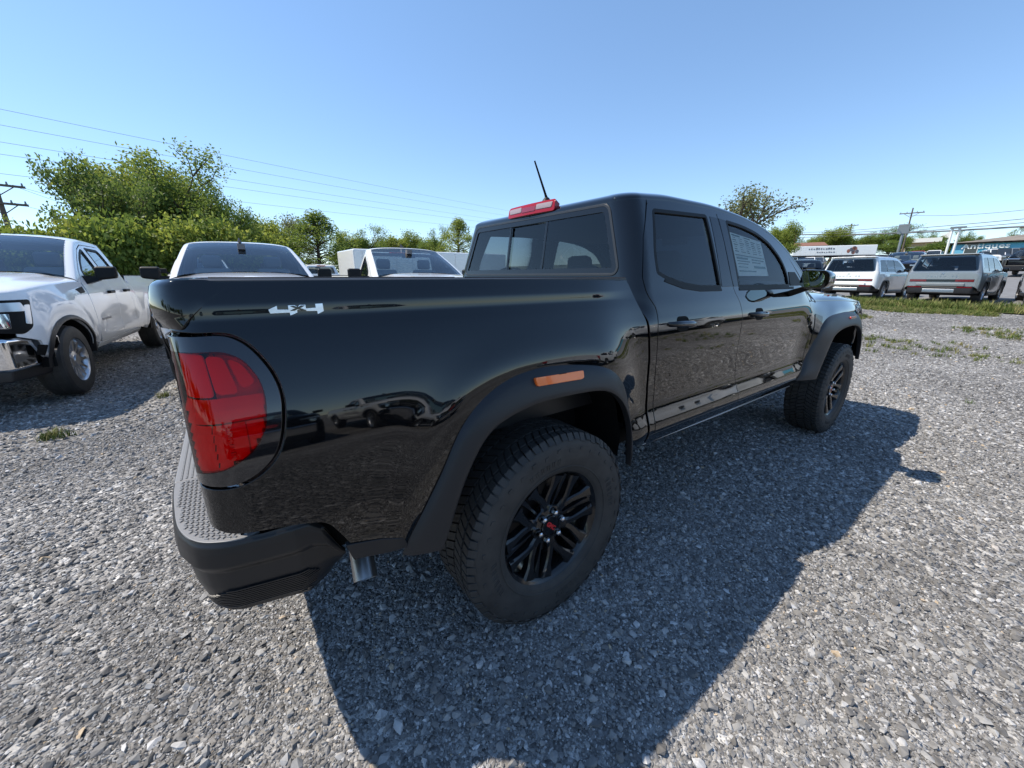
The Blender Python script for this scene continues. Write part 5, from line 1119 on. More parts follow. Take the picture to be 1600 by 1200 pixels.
# ---- boxy estate car (the two seen from behind) -----------------------------
Wv = Tab([(.25, .82), (.34, .90), (.45, .93), (.58, .945), (.75, .948), (.90, .945), (1.0, .938), (1.06, .925), (1.12, .905), (1.25, .870), (1.40, .825), (1.55, .775), (1.64, .735), (1.75, .67)], .010)
def make_estate(label, mat, group):
    root = empty('parked_car', (0, 0, 0), 0, label, 'car', group); AX = 2.815
    xr0 = -.98; UCv, RCv, UFv, RFv = xr0 + .13, .13, 3.45, .28
    def hv(x, z):
        x, z = np.broadcast_arrays(np.asarray(x, float), np.asarray(z, float)); w_ = Wv(z); t = np.clip((x - 2.9) / 1., 0, None); w_ = w_ - .08 * t * t
        for ax in (0, AX):
            d = np.sqrt((np.abs(x - ax) / .54)**3 + (np.clip(z - .3, 0, None) / .62)**3); w_ = w_ + .016 * np.exp(-((d - .98) / .14)**2)
        return w_
    def Ps(u, v):
        u = np.asarray(u, float); v = np.asarray(v, float) + 0 * u; w_ = hv(np.clip(u, UCv, UFv), v); lean = np.interp(v, [.3, 1.05, 1.65], [-.03, 0, .14])
        a = np.clip((UCv - u) / RCv, 0, PI / 2); b = np.clip((u - UFv) / RFv, 0, PI / 2); r1 = np.clip(UCv - RCv * PI / 2 - u, 0, None); r2 = np.clip(u - UFv - RFv * PI / 2, 0, None)
        return np.clip(u, UCv, UFv) - RCv * np.sin(a) + RFv * np.sin(b) + lean * (1 - sst(UCv - .02, UCv + .35, u)), -(w_ - RCv * (1 - np.cos(a)) - r1 - RFv * (1 - np.cos(b)) - r2), v
    rf = lambda X: np.stack([np.where(X[:, 0] < -.85, -1.2, np.where(X[:, 0] > 3.6, 1.2, 0)), -np.ones(len(X)) * .7, .15 + 0 * X[:, 0]], 1)
    sq = lambda ax: [(ax + .44 * x, .34 + .40 * z) for x, z in ((1, -.15), (1, .2), (.93, .62), (.74, .9), (.4, 1.0), (-.4, 1.0), (-.74, .9), (-.93, .62), (-1, .2), (-1, -.15))]
    ze = Tab([(-1.3, 1.62), (-.6, 1.628), (0, 1.64), (1.0, 1.645), (1.5, 1.61), (1.9, 1.45), (2.2, 1.28), (2.5, 1.09)], .03)
    uR = UCv - RCv * PI / 2                                   # rear face begins here
    body = [(uR, .62), (uR, 1.05), (2.35, 1.04), (2.35, .36)] + [(AX - .50, .36)] + []
    lower = [(uR - .0, .55), (uR, 1.055), (2.40, 1.045), (2.42, .40), (sq(AX)[-1][0] - .02, .36), (.47, .36)] + sq(0.) + [(-.47, .50)]
    lower = [(uR, .60), (uR, 1.055), (2.42, 1.045), (2.30, .60), (2.30, .36), (.46, .36)] + [q for q in sq(0.) if q[1] > .36] + [(-.46, .42), (UCv, .46)]
    mirror_panel('body_side', lower, Ps, mat, root, rf, step=.06, flange=.02)
    mirror_panel('front_fender', [(2.43, 1.045), (3.4, 1.02), (3.86, .99), (3.86, .52), (AX + .46, .45)] + [q for q in sq(AX) if q[1] > .36] + [(2.31, .36), (2.31, .60)], Ps, mat, root, rf, step=.06, flange=.02)
    glass = [(uR, 1.06), (uR, float(ze(-1.0)))] + [(u, float(ze(u))) for u in np.linspace(-.9, 2.35, 16)] + [(2.40, 1.05)]
    wins = [rnd([(-.70, 1.10), (-.60, 1.54), (.02, 1.56), (.10, 1.10)], .03), rnd([(.16, 1.10), (.08, 1.56), (.98, 1.57), (1.0, 1.10)], .03), rnd([(1.07, 1.10), (1.05, 1.565), (1.46, 1.545), (1.74, 1.43), (2.08, 1.24), (2.12, 1.10)], .03)]
    mirror_panel('greenhouse', glass, Ps, mat, root, rf, holes=wins, step=.06, flange=.015)
    for w_ in wins: mirror_panel('window', ring_of(w_, .004), Ps, M['glass_dark'], root, rf, step=.15, lift=-.004, flange=0)
    for x0 in (1.03, .13): mirror_panel('pillar', [(x0 - .05, 1.10), (x0 - .06, 1.56), (x0 + .03, 1.56), (x0 + .05, 1.10)], Ps, M['gloss'], root, rf, step=.1, lift=.003, flange=.004)
    def Pr(u, t):
        u = np.asarray(u, float); t = np.asarray(t, float) + 0 * u; u0 = uR; uu_ = np.maximum(u, u0); z0 = ze(uu_); x, y, z = Ps(uu_, z0); r_ = np.clip(u0 - u, 0, None); y = -(np.abs(y) - r_)
        cx = np.clip(x, .2, None); n = 2.6; h = (1 - (1 - t)**n)**(1 / n); H = np.interp(x, [-1, 1.4, 2.0, 2.5], [.07, .075, .11, .14]); return x + (cx - x) * t, y * (1 - t), z0 + H * h
    yend = float(hv(UCv, 1.62)) - RCv; tq = np.concatenate([[0], np.linspace(.01, 1, 14)**1.7]); UPv = lambda X: np.stack([(X[:, 0] < -.6) * -.5, np.sign(X[:, 1]) * .6, np.ones(len(X))], 1)
    grid('roof', Pr, np.concatenate([np.linspace(uR - yend, uR, 7), np.linspace(uR + .03, UCv, 5), np.linspace(UCv + .1, 1.45, 14)]), tq, mat, root, UPv, mirror=True)
    grid('windscreen', Pr, np.linspace(1.45, 2.48, 14), tq, M['glass_dark'], root, UPv, mirror=True)
    zh = Tab([(2.3, 1.05), (2.8, 1.045), (3.4, 1.02), (3.9, .98), (4.6, .96)], .03)
    def Ph(u, t):
        u = np.asarray(u, float); t = np.asarray(t, float) + 0 * u; z0 = zh(u); x, y, z = Ps(u, z0); h = (1 - (1 - t)**2.2)**(1 / 2.2); cx = np.clip(x, None, 3.3); return x + (cx - x) * t * sst(3.3, 3.5, x), y * (1 - t), z0 + .10 * h
    grid('hood', Ph, np.concatenate([np.linspace(2.42, 3.45, 10), np.linspace(3.5, UFv + RFv * PI / 2 + .5, 12)]), tq, mat, root, UPv, mirror=True)
    # rear face
    def Pb(y, z):
        y = np.asarray(y, float); z = np.asarray(z, float) + 0 * y; return xr0 + np.interp(z, [.3, 1.05, 1.65], [-.03, 0, .14]) - .0 * y, y, z
    bwid = lambda z: float(hv(UCv, z)) - RCv + .003
    zs_ = [.60, .8, 1.0, 1.2, 1.4, 1.6, 1.625]
    wback = rnd([(-.70, 1.57), (.70, 1.57), (.78, 1.14), (-.78, 1.14)], .05)
    tgt = panel('tailgate', [(-bwid(z), z) for z in zs_] + [(bwid(z), z) for z in zs_[::-1]], Pb, (-1, 0, .1), mat, root, holes=[wback], step=.1, flange=.01)
    panel('rear_glass', ring_of(wback, .03), Pb, (-1, 0, .1), M['glass_dark'], tgt, step=.3, lift=.004, flange=.004)
    sp_ = MB(); sp_.hexa([(xr0 + .06, -.74, 1.645), (xr0 + .34, -.74, 1.66), (xr0 + .34, .74, 1.66), (xr0 + .06, .74, 1.645), (xr0 + .05, -.70, 1.685), (xr0 + .34, -.70, 1.70), (xr0 + .34, .70, 1.70), (xr0 + .05, .70, 1.685)]); sp_.build('rear_spoiler', mat, root, bevel=.015)
    panel('light_bar', [(-.80, .83), (.80, .83), (.80, .745), (-.80, .745)], Pb, (-1, 0, 0), M['gloss'], tgt, step=.2, lift=.006, flange=.008)
    for a, b in ((-.795, -.36), (.36, .795)): panel('tail_lamp', [(a, .822), (b, .822), (b, .752), (a, .752)], Pb, (-1, 0, 0), lens_d, tgt, step=.2, lift=.012, flange=.006)
    rbmp = MB(); rbmp.hexa([(xr0 - .06, -.80, .34), (-.46, -.925, .34), (-.46, .925, .34), (xr0 - .06, .80, .34), (xr0 - .06, -.82, .60), (-.46, -.945, .60), (-.46, .945, .60), (xr0 - .06, .82, .60)]); rbp = rbmp.build('rear_bumper', M['clad'], root, bevel=.05)
    bt = MB(); bt.box((xr0 - .068, -.60, .60), (xr0 - .0, .60, .70)); bt.build('bumper_strip', mat, root, bevel=.01)
    for a, b in ((-.80, -.44), (.44, .80)): lm = MB(); lm.box((xr0 - .066, a, .545), (xr0 - .05, b, .585)); lm.build('reflector', lens_d, root)
    pl = MB(); pl.box((xr0 - .068, -.40, .38), (xr0 - .04, .40, .50)); pl.build('skid_plate', M['alu'], root, bevel=.01)
    MT = lambda y, z: Matrix.Translation((float(Pb(np.array([0.]), np.array([z]))[0][0]) - .004, y, z)) @ Matrix.Rotation(-PI / 2, 4, 'Z') @ Matrix.Rotation(PI / 2, 4, 'X')
    text_mesh('SANTA FE', .075, .004, M['alu'], tgt, 'lettering', MT(0, .93), spacing=2.6)
    text_mesh('H', .09, .004, M['chrome'], tgt, 'emblem', MT(0, 1.03), shear=.3, bold=.004)
    for sg in (-1, 1):
        rr_ = MB(); rr_.tube([(-.55, sg * .64, 1.69), (-.40, sg * .64, 1.745), (1.1, sg * .63, 1.755), (1.3, sg * .62, 1.71)], .018, 6); rr_.build('roof_rail', M['black_trim'], root, smooth=True)
        mm = MB(); mm.hexa([(1.84, sg * .94, 1.10), (1.98, sg * .92, 1.10), (1.96, sg * 1.10, 1.12), (1.86, sg * 1.10, 1.12), (1.84, sg * .95, 1.24), (1.96, sg * .93, 1.24), (1.94, sg * 1.10, 1.23), (1.86, sg * 1.10, 1.23)]); mr = mm.build('mirror', M['gloss'], root, bevel=.03); am = MB(); am.box((1.86, min(sg * .86, sg * .96), 1.09), (1.95, max(sg * .86, sg * .96), 1.13)); am.build('mirror_arm', M['gloss'], mr)
        for x0 in (.28, 1.18): hh_ = MB(); yy = float(hv(x0, .93)); hh_.box((x0, min(sg * yy, sg * (yy + .035)), .92), (x0 + .2, max(sg * yy, sg * (yy + .035)), .945)); hh_.build('handle', mat, root, bevel=.008)
        for ax in (0, AX):
            a = np.array(sq(ax)); n_ = len(a); c0 = np.array([ax, .34]); o_ = a + (a - c0) * .13; v = []
            for (q, e) in ((o_, .003), (o_ * .5 + a * .5, .015), (a, .016), (a, -.03)): v.append([(p_[0], sg * (float(hv(p_[0], max(p_[1], .45))) + e), p_[1]) for p_ in q])
            mk('arch_lip', [p_ for q in v for p_ in q], [(r_ * n_ + k, r_ * n_ + k + 1, (r_ + 1) * n_ + k + 1, (r_ + 1) * n_ + k)[::sg] for r_ in range(3) for k in range(n_ - 1)], M['clad'], root, smooth=True, sharp=40)
            hmb = MB(); hmb.add([(p_[0], sg * .93, p_[1] + .004) for p_ in a] + [(p_[0], sg * .60, p_[1] + .004) for p_ in a], [(k, k + 1, n_ + k + 1, n_ + k) for k in range(n_ - 1)] + [tuple(n_ + k for k in range(n_))]); hmb.build('wheel_house', M['dark'], root)
            simple_wheel(root, ax, sg * .82, .365, .245, M['alu'], sg, 10, 'alloy')
    sl = MB(); sl.box((.46, -.93, .24), (2.36, .93, .37)); sl.build('sill_cladding', M['clad'], root, bevel=.03)
    fb_ = MB(); fb_.hexa([(3.25, -.88, .28), (3.76, -.70, .28), (3.76, .70, .28), (3.25, .88, .28), (3.25, -.93, .60), (3.78, -.72, .62), (3.78, .72, .62), (3.25, .93, .60)]); fb_.build('front_bumper', M['clad'], root, bevel=.04)
    gg = MB(); gg.box((3.66, -.60, .62), (3.745, .60, .93)); gg.build('grille', M['gloss'], root, bevel=.02)
    ib = MB(); ib.box((-.85, -.72, .40), (3.4, .72, .66)); ib.box((2.0, -.72, .66), (2.4, .72, 1.04)); ib.build('floor_pan', M['dark'], root)
    for x in (-.05, .62, 1.35):
        for y in (-.38, .38): s_ = MB(); s_.hexa([(x, y - .24, .75), (x + .14, y - .24, .75), (x + .14, y + .24, .75), (x, y + .24, .75), (x - .14, y - .20, 1.30), (x - .03, y - .20, 1.30), (x - .03, y + .20, 1.30), (x - .14, y + .20, 1.30)]); s_.box((x - .16, y - .12, 1.32), (x - .06, y + .12, 1.48)); s_.build('seat', M['seat'], root, bevel=.03)
    return root
M['silver'] = pm('silver_paint', (.27, .285, .285), .28, metal=.5, coat=.7)
M['navy'] = pm('navy_paint', (.012, .022, .055), .1, coat=.7); M['graph'] = pm('graphite_paint', (.05, .052, .056), .15, metal=.3, coat=.6); M['dred'] = pm('dark_red_paint', (.22, .02, .02), .12, coat=.6)
EG = 'boxy cars parked beyond the grass verge'
e1 = make_estate('white boxy car seen from behind, parked beyond the grass verge with black roof rails', M['white_c'], EG); put(e1, 20.7, 3.12, -4)
e2 = make_estate('silver grey boxy car seen from behind, parked beyond the grass verge', M['silver'], EG); put(e2, 20.8, .5, -4.5)
e3 = make_estate('navy blue boxy car parked beside the white boxy car beyond the verge', M['navy'], EG); put(e3, 27.2, 7.3, 200)
# ================================================================== trees, buildings, poles, far cars
_r = fwd.cross(Vector((0, 0, 1))).normalized(); _u = _r.cross(fwd)
def ray(px, py, d):
    'the point at horizontal distance d from the camera in the direction of a photo pixel'
    v = fwd + _r * ((px - 800) / FPX) - _u * ((py - 600) / FPX); h = math.hypot(v.x, v.y); return CAM + v * (d / h)
def width_at(px, d, npx):
    'metres spanned by npx photo pixels there'
    a = ray(px - npx / 2, 420, d); b = ray(px + npx / 2, 420, d); return (a - b).length
def leafmat(name, c0, c1, c2):
    m = bpy.data.materials.new(name); m.use_nodes = True; t = m.node_tree; t.nodes.clear(); out = t.nodes.new('ShaderNodeOutputMaterial')
    g = t.nodes.new('ShaderNodeNewGeometry'); r = t.nodes.new('ShaderNodeValToRGB'); t.links.new(g.outputs['Random Per Island'], r.inputs[0]); e = r.color_ramp.elements
    e[0].color = (*c0, 1); e[1].color = (*c2, 1); q = e.new(.55); q.color = (*c1, 1)
    d = t.nodes.new('ShaderNodeBsdfPrincipled'); d.inputs['Roughness'].default_value = .55; d.inputs['Specular IOR Level'].default_value = .3; tr = t.nodes.new('ShaderNodeBsdfTranslucent'); mx = t.nodes.new('ShaderNodeMixShader'); mx.inputs[0].default_value = .45
    t.links.new(r.outputs[0], d.inputs['Base Color']); hs = t.nodes.new('ShaderNodeHueSaturation'); hs.inputs['Value'].default_value = 1.5; hs.inputs['Hue'].default_value = .485; t.links.new(r.outputs[0], hs.inputs['Color']); t.links.new(hs.outputs[0], tr.inputs[0])
    t.links.new(d.outputs[0], mx.inputs[1]); t.links.new(tr.outputs[0], mx.inputs[2]); t.links.new(mx.outputs[0], out.inputs[0]); return m
LM = {'mid': leafmat('leaf_mid_green', (.075, .125, .026), (.13, .195, .034), (.21, .27, .055)), 'yel': leafmat('leaf_yellow_green', (.12, .17, .03), (.19, .245, .042), (.28, .32, .07)), 'dark': leafmat('leaf_dark_green', (.06, .105, .026), (.10, .155, .034), (.155, .21, .05)), 'pale': leafmat('leaf_pale_spring', (.10, .13, .05), (.16, .18, .07), (.20, .20, .09))}
M['bark'] = pm('bark', (.09, .07, .055), .95, spec=.1); noise_col(M['bark'], [(.05, .04, .03), (.13, .105, .085)], 20, 5)
def tree_proto(seed, shape, leaf, n_limb, lv, spread, lean, size, nleaf, rad, H=6.0, trunk=.3, cone=False):
    'returns (wood mesh, leaf mesh) of a tree about H high'
    r = random.Random(seed); wood = MB(); tips = []
    def grow(p, d, ln, rd, lev):
        pts = [p.copy()]; q = p.copy(); dd = d.copy(); n = 4
        for k in range(n):
            dd = (dd + Vector((r.gauss(0, .13), r.gauss(0, .13), r.gauss(.03, .08)))).normalized(); q = q + dd * (ln / n); pts.append(q.copy())
            if lev >= 1 and k >= 1 and (lev >= lv - 1): tips.append((q.copy(), .75))
        wood.tube(pts, [rd * (1 - .16 * i) for i in range(n + 1)], 5 if lev else 8, cap=False)
        if lev >= lv: tips.append((q, 1.0)); return
        m = n_limb if lev == 0 else r.choice((3, 3, 4))
        for k in range(m):
            a = 6.283 * (k + r.uniform(-.3, .3)) / m; sp = spread * r.uniform(.6, 1.25) * (1 if lev else 1.05)
            ax = Vector((math.cos(a), math.sin(a), 0)); nd = (dd * math.cos(sp) + ax * math.sin(sp) + Vector((lean, 0, .05))).normalized()
            bp_ = pts[-1] if (lev and r.random() < .5) else pts[r.choice((2, 3, 4))]
            if cone and lev == 0: 
                t_ = (k + .5) / m; bp_ = p.lerp(q, .0) + Vector((0, 0, ln * (.2 + 2.3 * t_))); grow(bp_, (ax + Vector((0, 0, .35))).normalized(), ln * .85 * (1.05 - t_ * .95), rd * .4, lev + 1 if lv > 1 else lev + 1); continue
            grow(bp_, nd, ln * r.uniform(.62, .86), rd * .55, lev + 1)
    grow(Vector((0, 0, -.1)), Vector((0, 0, 1)), H * trunk, H * .022, 0)
    if cone: wood.tube([(0, 0, 0), (0, 0, H * .8)], [H * .02, .01], 6)
    P = []; F = []
    for (c, k) in tips:
        for q in range(max(1, int(nleaf * k))):
            cl = lambda q: max(-1.7, min(1.7, q)); o = Vector((cl(r.gauss(0, 1)), cl(r.gauss(0, 1)), .75 * cl(r.gauss(0, 1)))) * rad * .5; p = c + o; s = size * r.uniform(.55, 1.25)
            a = Vector((r.gauss(0, 1), r.gauss(0, 1), r.gauss(0, .6))).normalized(); b = a.cross(Vector((r.gauss(0, 1), r.gauss(0, 1), r.gauss(0, 1)))).normalized()
            n0 = len(P); P += [p - a * s * .5, p + b * s * .30, p + a * s * .55, p - b * s * .30]; F.append((n0, n0 + 1, n0 + 2, n0 + 3))
    zt = float(np.percentile([p.z for p in P], 99.3)); sc = H / zt
    cx_, cy_ = np.median([p.x for p in P]), np.median([p.y for p in P])
    mw = bpy.data.meshes.new('trunk'); mw.from_pydata([tuple((Vector(v) - Vector((cx_, cy_, 0))) * sc) for v in wood.v], [], wood.f); mw.materials.append(M['bark']); mw.polygons.foreach_set('use_smooth', [True] * len(mw.polygons))
    ml = bpy.data.meshes.new('crown'); ml.from_pydata([tuple((p - Vector((cx_, cy_, 0))) * sc) for p in P], [], F); ml.materials.append(LM[leaf])
    xs = np.array([(p.x - cx_, p.y - cy_) for p in P]) * sc; return mw, ml, float(np.percentile(np.abs(xs), 97)) * 2
def egg_proto(seed, leaf, wide, nclump, size, H=6.0):
    'a dense crown: leaf clumps spread over and inside an egg that narrows upwards'
    r = random.Random(seed); P = []; F = []; wood = MB(); wood.tube([(0, 0, -.1), (.05, 0, H * .4), (0, .05, H * .9)], [.13, .09, .02], 7)
    for k in range(nclump):
        t = r.random()**.85; rr = wide * (math.sin(PI * min(1, .16 + t * .86))**.75) * (1 - .35 * t); a = r.uniform(0, 6.283); q = rr * (r.uniform(.35, 1.0)**.5) * r.uniform(.9, 1.08)
        c = Vector((q * math.cos(a), q * math.sin(a), H * (.10 + .88 * t))); wood.tube([(0, 0, c.z * .85), tuple(c)], [.025, .006], 4, cap=False); cr = r.uniform(.16, .30)
        for j in range(46):
            d = Vector((r.gauss(0, 1), r.gauss(0, 1), r.gauss(0, .8))); d = d / max(1, d.length / 1.5); p = c + d * cr; s = size * r.uniform(.6, 1.2)
            u = Vector((r.gauss(0, 1), r.gauss(0, 1), r.gauss(0, .6))).normalized(); b = u.cross(Vector((r.gauss(0, 1), r.gauss(0, 1), r.gauss(0, 1)))).normalized(); n0 = len(P); P += [p - u * s * .5, p + b * s * .30, p + u * s * .55, p - b * s * .30]; F.append((n0, n0 + 1, n0 + 2, n0 + 3))
    mw = bpy.data.meshes.new('trunk'); mw.from_pydata(wood.v, [], wood.f); mw.materials.append(M['bark']); ml = bpy.data.meshes.new('crown'); ml.from_pydata([tuple(q) for q in P], [], F); ml.materials.append(LM[leaf]); return mw, ml, wide * 1.15
PR = {'broad': tree_proto(3, 0, 'mid', 8, 3, .66, 0, .10, 46, .40), 'open': tree_proto(9, 0, 'dark', 7, 3, .82, -.16, .095, 38, .34, trunk=.24), 'yellow': tree_proto(17, 0, 'yel', 8, 3, .66, .03, .10, 44, .40, trunk=.2),
      'cone': egg_proto(21, 'mid', 1.9, 230, .12), 'round': egg_proto(25, 'yel', 2.1, 200, .12), 'sparse': tree_proto(31, 0, 'pale', 7, 3, .58, 0, .085, 15, .30, trunk=.2), 'bush': tree_proto(37, 0, 'yel', 9, 2, .75, 0, .10, 120, .50, trunk=.10), 'bushd': tree_proto(41, 0, 'mid', 9, 2, .8, 0, .10, 120, .52, trunk=.09)}
TG = {}
def tree(px, top, wpx, d, kind, label, group, name='tree'):
    p = ray(px, (top + 431) / 2, d); base = float(G(p.x, p.y)); t = ray(px, top, d).z; h = max(1.2, t - base); mw, ml, wid = PR[kind]; sz = h / 6.0; sw = width_at(px, d, wpx) / max(wid, .1)
    o = empty(name, (p.x, p.y, base), random.uniform(0, 6.28), label, 'tree' if name != 'shrub' else 'shrub', group); sw = min(max(sw, sz * .55), sz * 2.4); o.scale = (sw, sw, sz)
    for n_, me in (('trunk', mw), ('crown', ml)): q = bpy.data.objects.new(n_, me); C.objects.link(q); q.parent = o
    return o
LT = 'trees along the left edge of the lot'; LS = 'shrubs under the trees at the edge of the lot'; RT = 'far trees beyond the road'
tree(175, 258, 190, 25, 'open', 'open dark green tree with long sideways branches behind the white pickup', LT).rotation_euler.z = 2.2
tree(258, 241, 200, 27, 'broad', 'tallest mid green broadleaf tree behind the white pickup', LT)
tree(345, 288, 110, 25, 'broad', 'smaller broadleaf tree at the end of the tall clump, beside the gap', LT)
tree(215, 275, 150, 29, 'yellow', 'yellow green tree inside the tall clump behind the white pickup', LT)
tree(305, 262, 150, 28, 'broad', 'broadleaf tree filling the shoulder of the tall clump behind the white pickup', LT)
tree(220, 250, 170, 29, 'yellow', 'tall light green tree at the back of the clump behind the white pickup', LT)
for k, (px, top, wpx, d) in enumerate([(-60, 366, 120, 24), (15, 354, 95, 25), (70, 362, 90, 24), (130, 345, 110, 23), (195, 345, 110, 22), (255, 352, 110, 22), (310, 350, 110, 23), (365, 360, 90, 23), (-120, 352, 120, 24), (400, 368, 80, 27)]):
    tree(px, top, wpx, d, 'bush' if k % 2 else 'bushd', ('yellow green' if k % 2 else 'mid green') + ' leafy shrub in the thicket behind the white pickups', LS, 'shrub')
tree(420, 343, 85, 32, 'yellow', 'light green tree just past the tall clump', LT); tree(462, 340, 75, 36, 'sparse', 'greyish thin-leaved tree beside the conical tree', LT); tree(447, 352, 80, 33, 'broad', 'mid green tree between the clump and the conical tree', LT)
tree(497, 331, 78, 30, 'cone', 'dense dark green conical tree above the pickups', LT)
for k, (px, top, wpx, d, kd) in enumerate([(545, 366, 60, 50, 'yellow'), (575, 358, 70, 48, 'broad'), (605, 372, 60, 52, 'sparse'), (632, 364, 55, 50, 'yellow'), (655, 378, 60, 55, 'bush'), (678, 357, 42, 44, 'broad')]):
    tree(px, top, wpx, d, kd, {'yellow': 'low yellow green tree on the skyline behind the regular cab pickup', 'broad': 'low mid green tree on the skyline behind the regular cab pickup', 'sparse': 'bare-looking tree on the skyline behind the regular cab pickup', 'bush': 'low bush on the skyline behind the regular cab pickup'}[kd], 'low trees on the skyline behind the pickups')
tree(717, 343, 52, 38, 'round', 'rounded yellow green tree beside the rear window of the black truck', LT)
tree(1160, 300, 125, 34, 'sparse', 'sparse spring tree rising behind the roof of the black truck', 'trees behind the black truck'); tree(1222, 350, 50, 62, 'yellow', 'small bright tree beside the brick building', 'trees behind the black truck')
for px, top, wpx, d, kd, lb in [(1250, 372, 50, 105, 'broad', 'mid green tree behind the low brick building'), (1282, 370, 50, 112, 'yellow', 'pale yellow green tree just past the brick building roof'), (1307, 356, 62, 108, 'yellow', 'bright yellow green tree under the small distant pole'),
        (1338, 372, 45, 116, 'sparse', 'thin-leaved tree in the gap above the white boxy car'), (1352, 362, 55, 112, 'broad', 'mid green tree next to the thin-leaved tree across the road'), (1383, 354, 70, 112, 'broad', 'largest mid green tree across the road, beside the tall pole'), (1375, 376, 60, 104, 'broad', 'low mid green tree in front of the largest one across the road'),
        (1400, 368, 40, 118, 'yellow', 'yellow green tree directly behind the grey board'), (1448, 359, 46, 140, 'broad', 'round tree above the roof of the tan shops'), (1432, 386, 30, 96, 'bushd', 'dark shrub in front of the orange end of the shops'), (1462, 380, 36, 96, 'bushd', 'dark shrub beside the white sign posts'), (1507, 360, 42, 118, 'broad', 'mid green tree behind the white sign posts'),
        (1545, 374, 70, 135, 'broad', 'low tree line tree over the antiques shop roof edge'), (1583, 358, 55, 130, 'broad', 'tall round tree behind the antiques shop roof'), (1615, 366, 50, 130, 'yellow', 'yellow green tree behind the far end of the antiques shop'), (1650, 360, 60, 125, 'broad', 'mid green tree past the end of the antiques shop')]:
    tree(px, top, wpx, d, kd, lb, RT if kd != 'bushd' else 'shrubs in front of the far shops', 'tree' if kd != 'bushd' else 'shrub')
# trees round the rest of the lot (they show in the paint and the rear window)
BT_ = 'trees round the open side of the lot'
rt_ = random.Random(12)
for k in range(8):
    a = math.radians(160 + k * 10.); d = rt_.uniform(34, 44); x, y = CAM.x + d * math.cos(a), CAM.y + d * math.sin(a); kd = ('broad', 'yellow', 'cone', 'broad', 'open')[k % 5]; mw, ml, wid = PR[kd]
    o = empty('tree', (x, y, 0), k * 1.3, {'broad': 'mid green broadleaf tree on the open side of the lot, mirrored in the rear window', 'yellow': 'yellow green tree on the open side of the lot, mirrored in the rear window', 'cone': 'conical tree on the open side of the lot, mirrored in the rear window', 'open': 'wide dark tree on the open side of the lot, mirrored in the rear window'}[kd], 'tree', BT_); h = rt_.uniform(1.0, 1.5); o.scale = (h * 1.2, h * 1.2, h)
    for n_, me in (('trunk', mw), ('crown', ml)): q = bpy.data.objects.new(n_, me); C.objects.link(q); q.parent = o
# ------------------------------------------------------------------ far ground
M['far'] = pm('far_field', (.10, .11, .05), .95, spec=.1); noise_col(M['far'], [(.07, .085, .03), (.12, .125, .06), (.15, .14, .09)], .08, 6)
sheet('far_field', [(75, -46), (380, -260), (420, 330), (20, 330), (-120, 150), (-140, 30), (-30, 24.5), (10, 27), (VH(28) + .1, 27.9), (74.9, 60)], M['far'], .008, 9.)
# ------------------------------------------------------------------ buildings: built in a frame that looks back at the lot
def frame(px, d):
    p = ray(px, 431, d); b = math.atan2(p.y - CAM.y, p.x - CAM.x); return p, b
def building(name, px, d, label, cat='building'):
    p, b = frame(px, d); return empty(name, (p.x, p.y, float(G(p.x, p.y)) - .1), b - PI / 2, label, cat)
def loc(root, px, py, d):
    'photo pixel -> (x, z) in the frame of a building standing at distance d'
    q = ray(px, py, d); a = root.rotation_euler.z; dx, dy = q.x - root.location.x, q.y - root.location.y; return dx * math.cos(a) + dy * math.sin(a), q.z - root.location.z
M['brick'] = pm('brick_wall', (.30, .14, .10), .9); bt_ = N_(M['brick'], 'ShaderNodeTexBrick'); bt_.inputs['Color1'].default_value = (.30, .135, .10, 1); bt_.inputs['Color2'].default_value = (.36, .18, .13, 1); bt_.inputs['Mortar'].default_value = (.30, .26, .23, 1); bt_.inputs['Scale'].default_value = 4; L_(M['brick'], bt_.outputs[0], bs(M['brick']).inputs['Base Color'])
M['shingle'] = pm('grey_brown_shingle', (.20, .175, .15), .95); noise_col(M['shingle'], [(.16, .14, .12), (.25, .215, .18)], 1.5, 6)
M['blue'] = pm('blue_painted_wall', (.13, .42, .58), .7); M['tan'] = pm('tan_wall', (.50, .34, .20), .85); M['orange'] = pm('orange_wall', (.45, .17, .06), .85); M['roofw'] = pm('white_roof', (.78, .76, .72), .7); M['redroof'] = pm('brown_roof', (.20, .10, .075), .9)
M['wglass'] = pm('window_glass', (.02, .025, .03), .06, coat=.5); M['wframe'] = pm('white_frame', (.75, .75, .73), .5); M['wood'] = pm('weathered_pole', (.13, .105, .085), .95); M['grey_metal'] = pm('grey_metal', (.20, .23, .25), .5, metal=.2)
def win(root, x, z, w_, h_, y=-.06):
    f_ = MB(); f_.box((x - w_ / 2 - .08, y, z - .08), (x + w_ / 2 + .08, y + .05, z + h_ + .08)); o = f_.build('window', M['wframe'], root); g = MB(); g.box((x - w_ / 2, y - .02, z), (x + w_ / 2, y + .0, z + h_)); g.build('pane', M['wglass'], o)
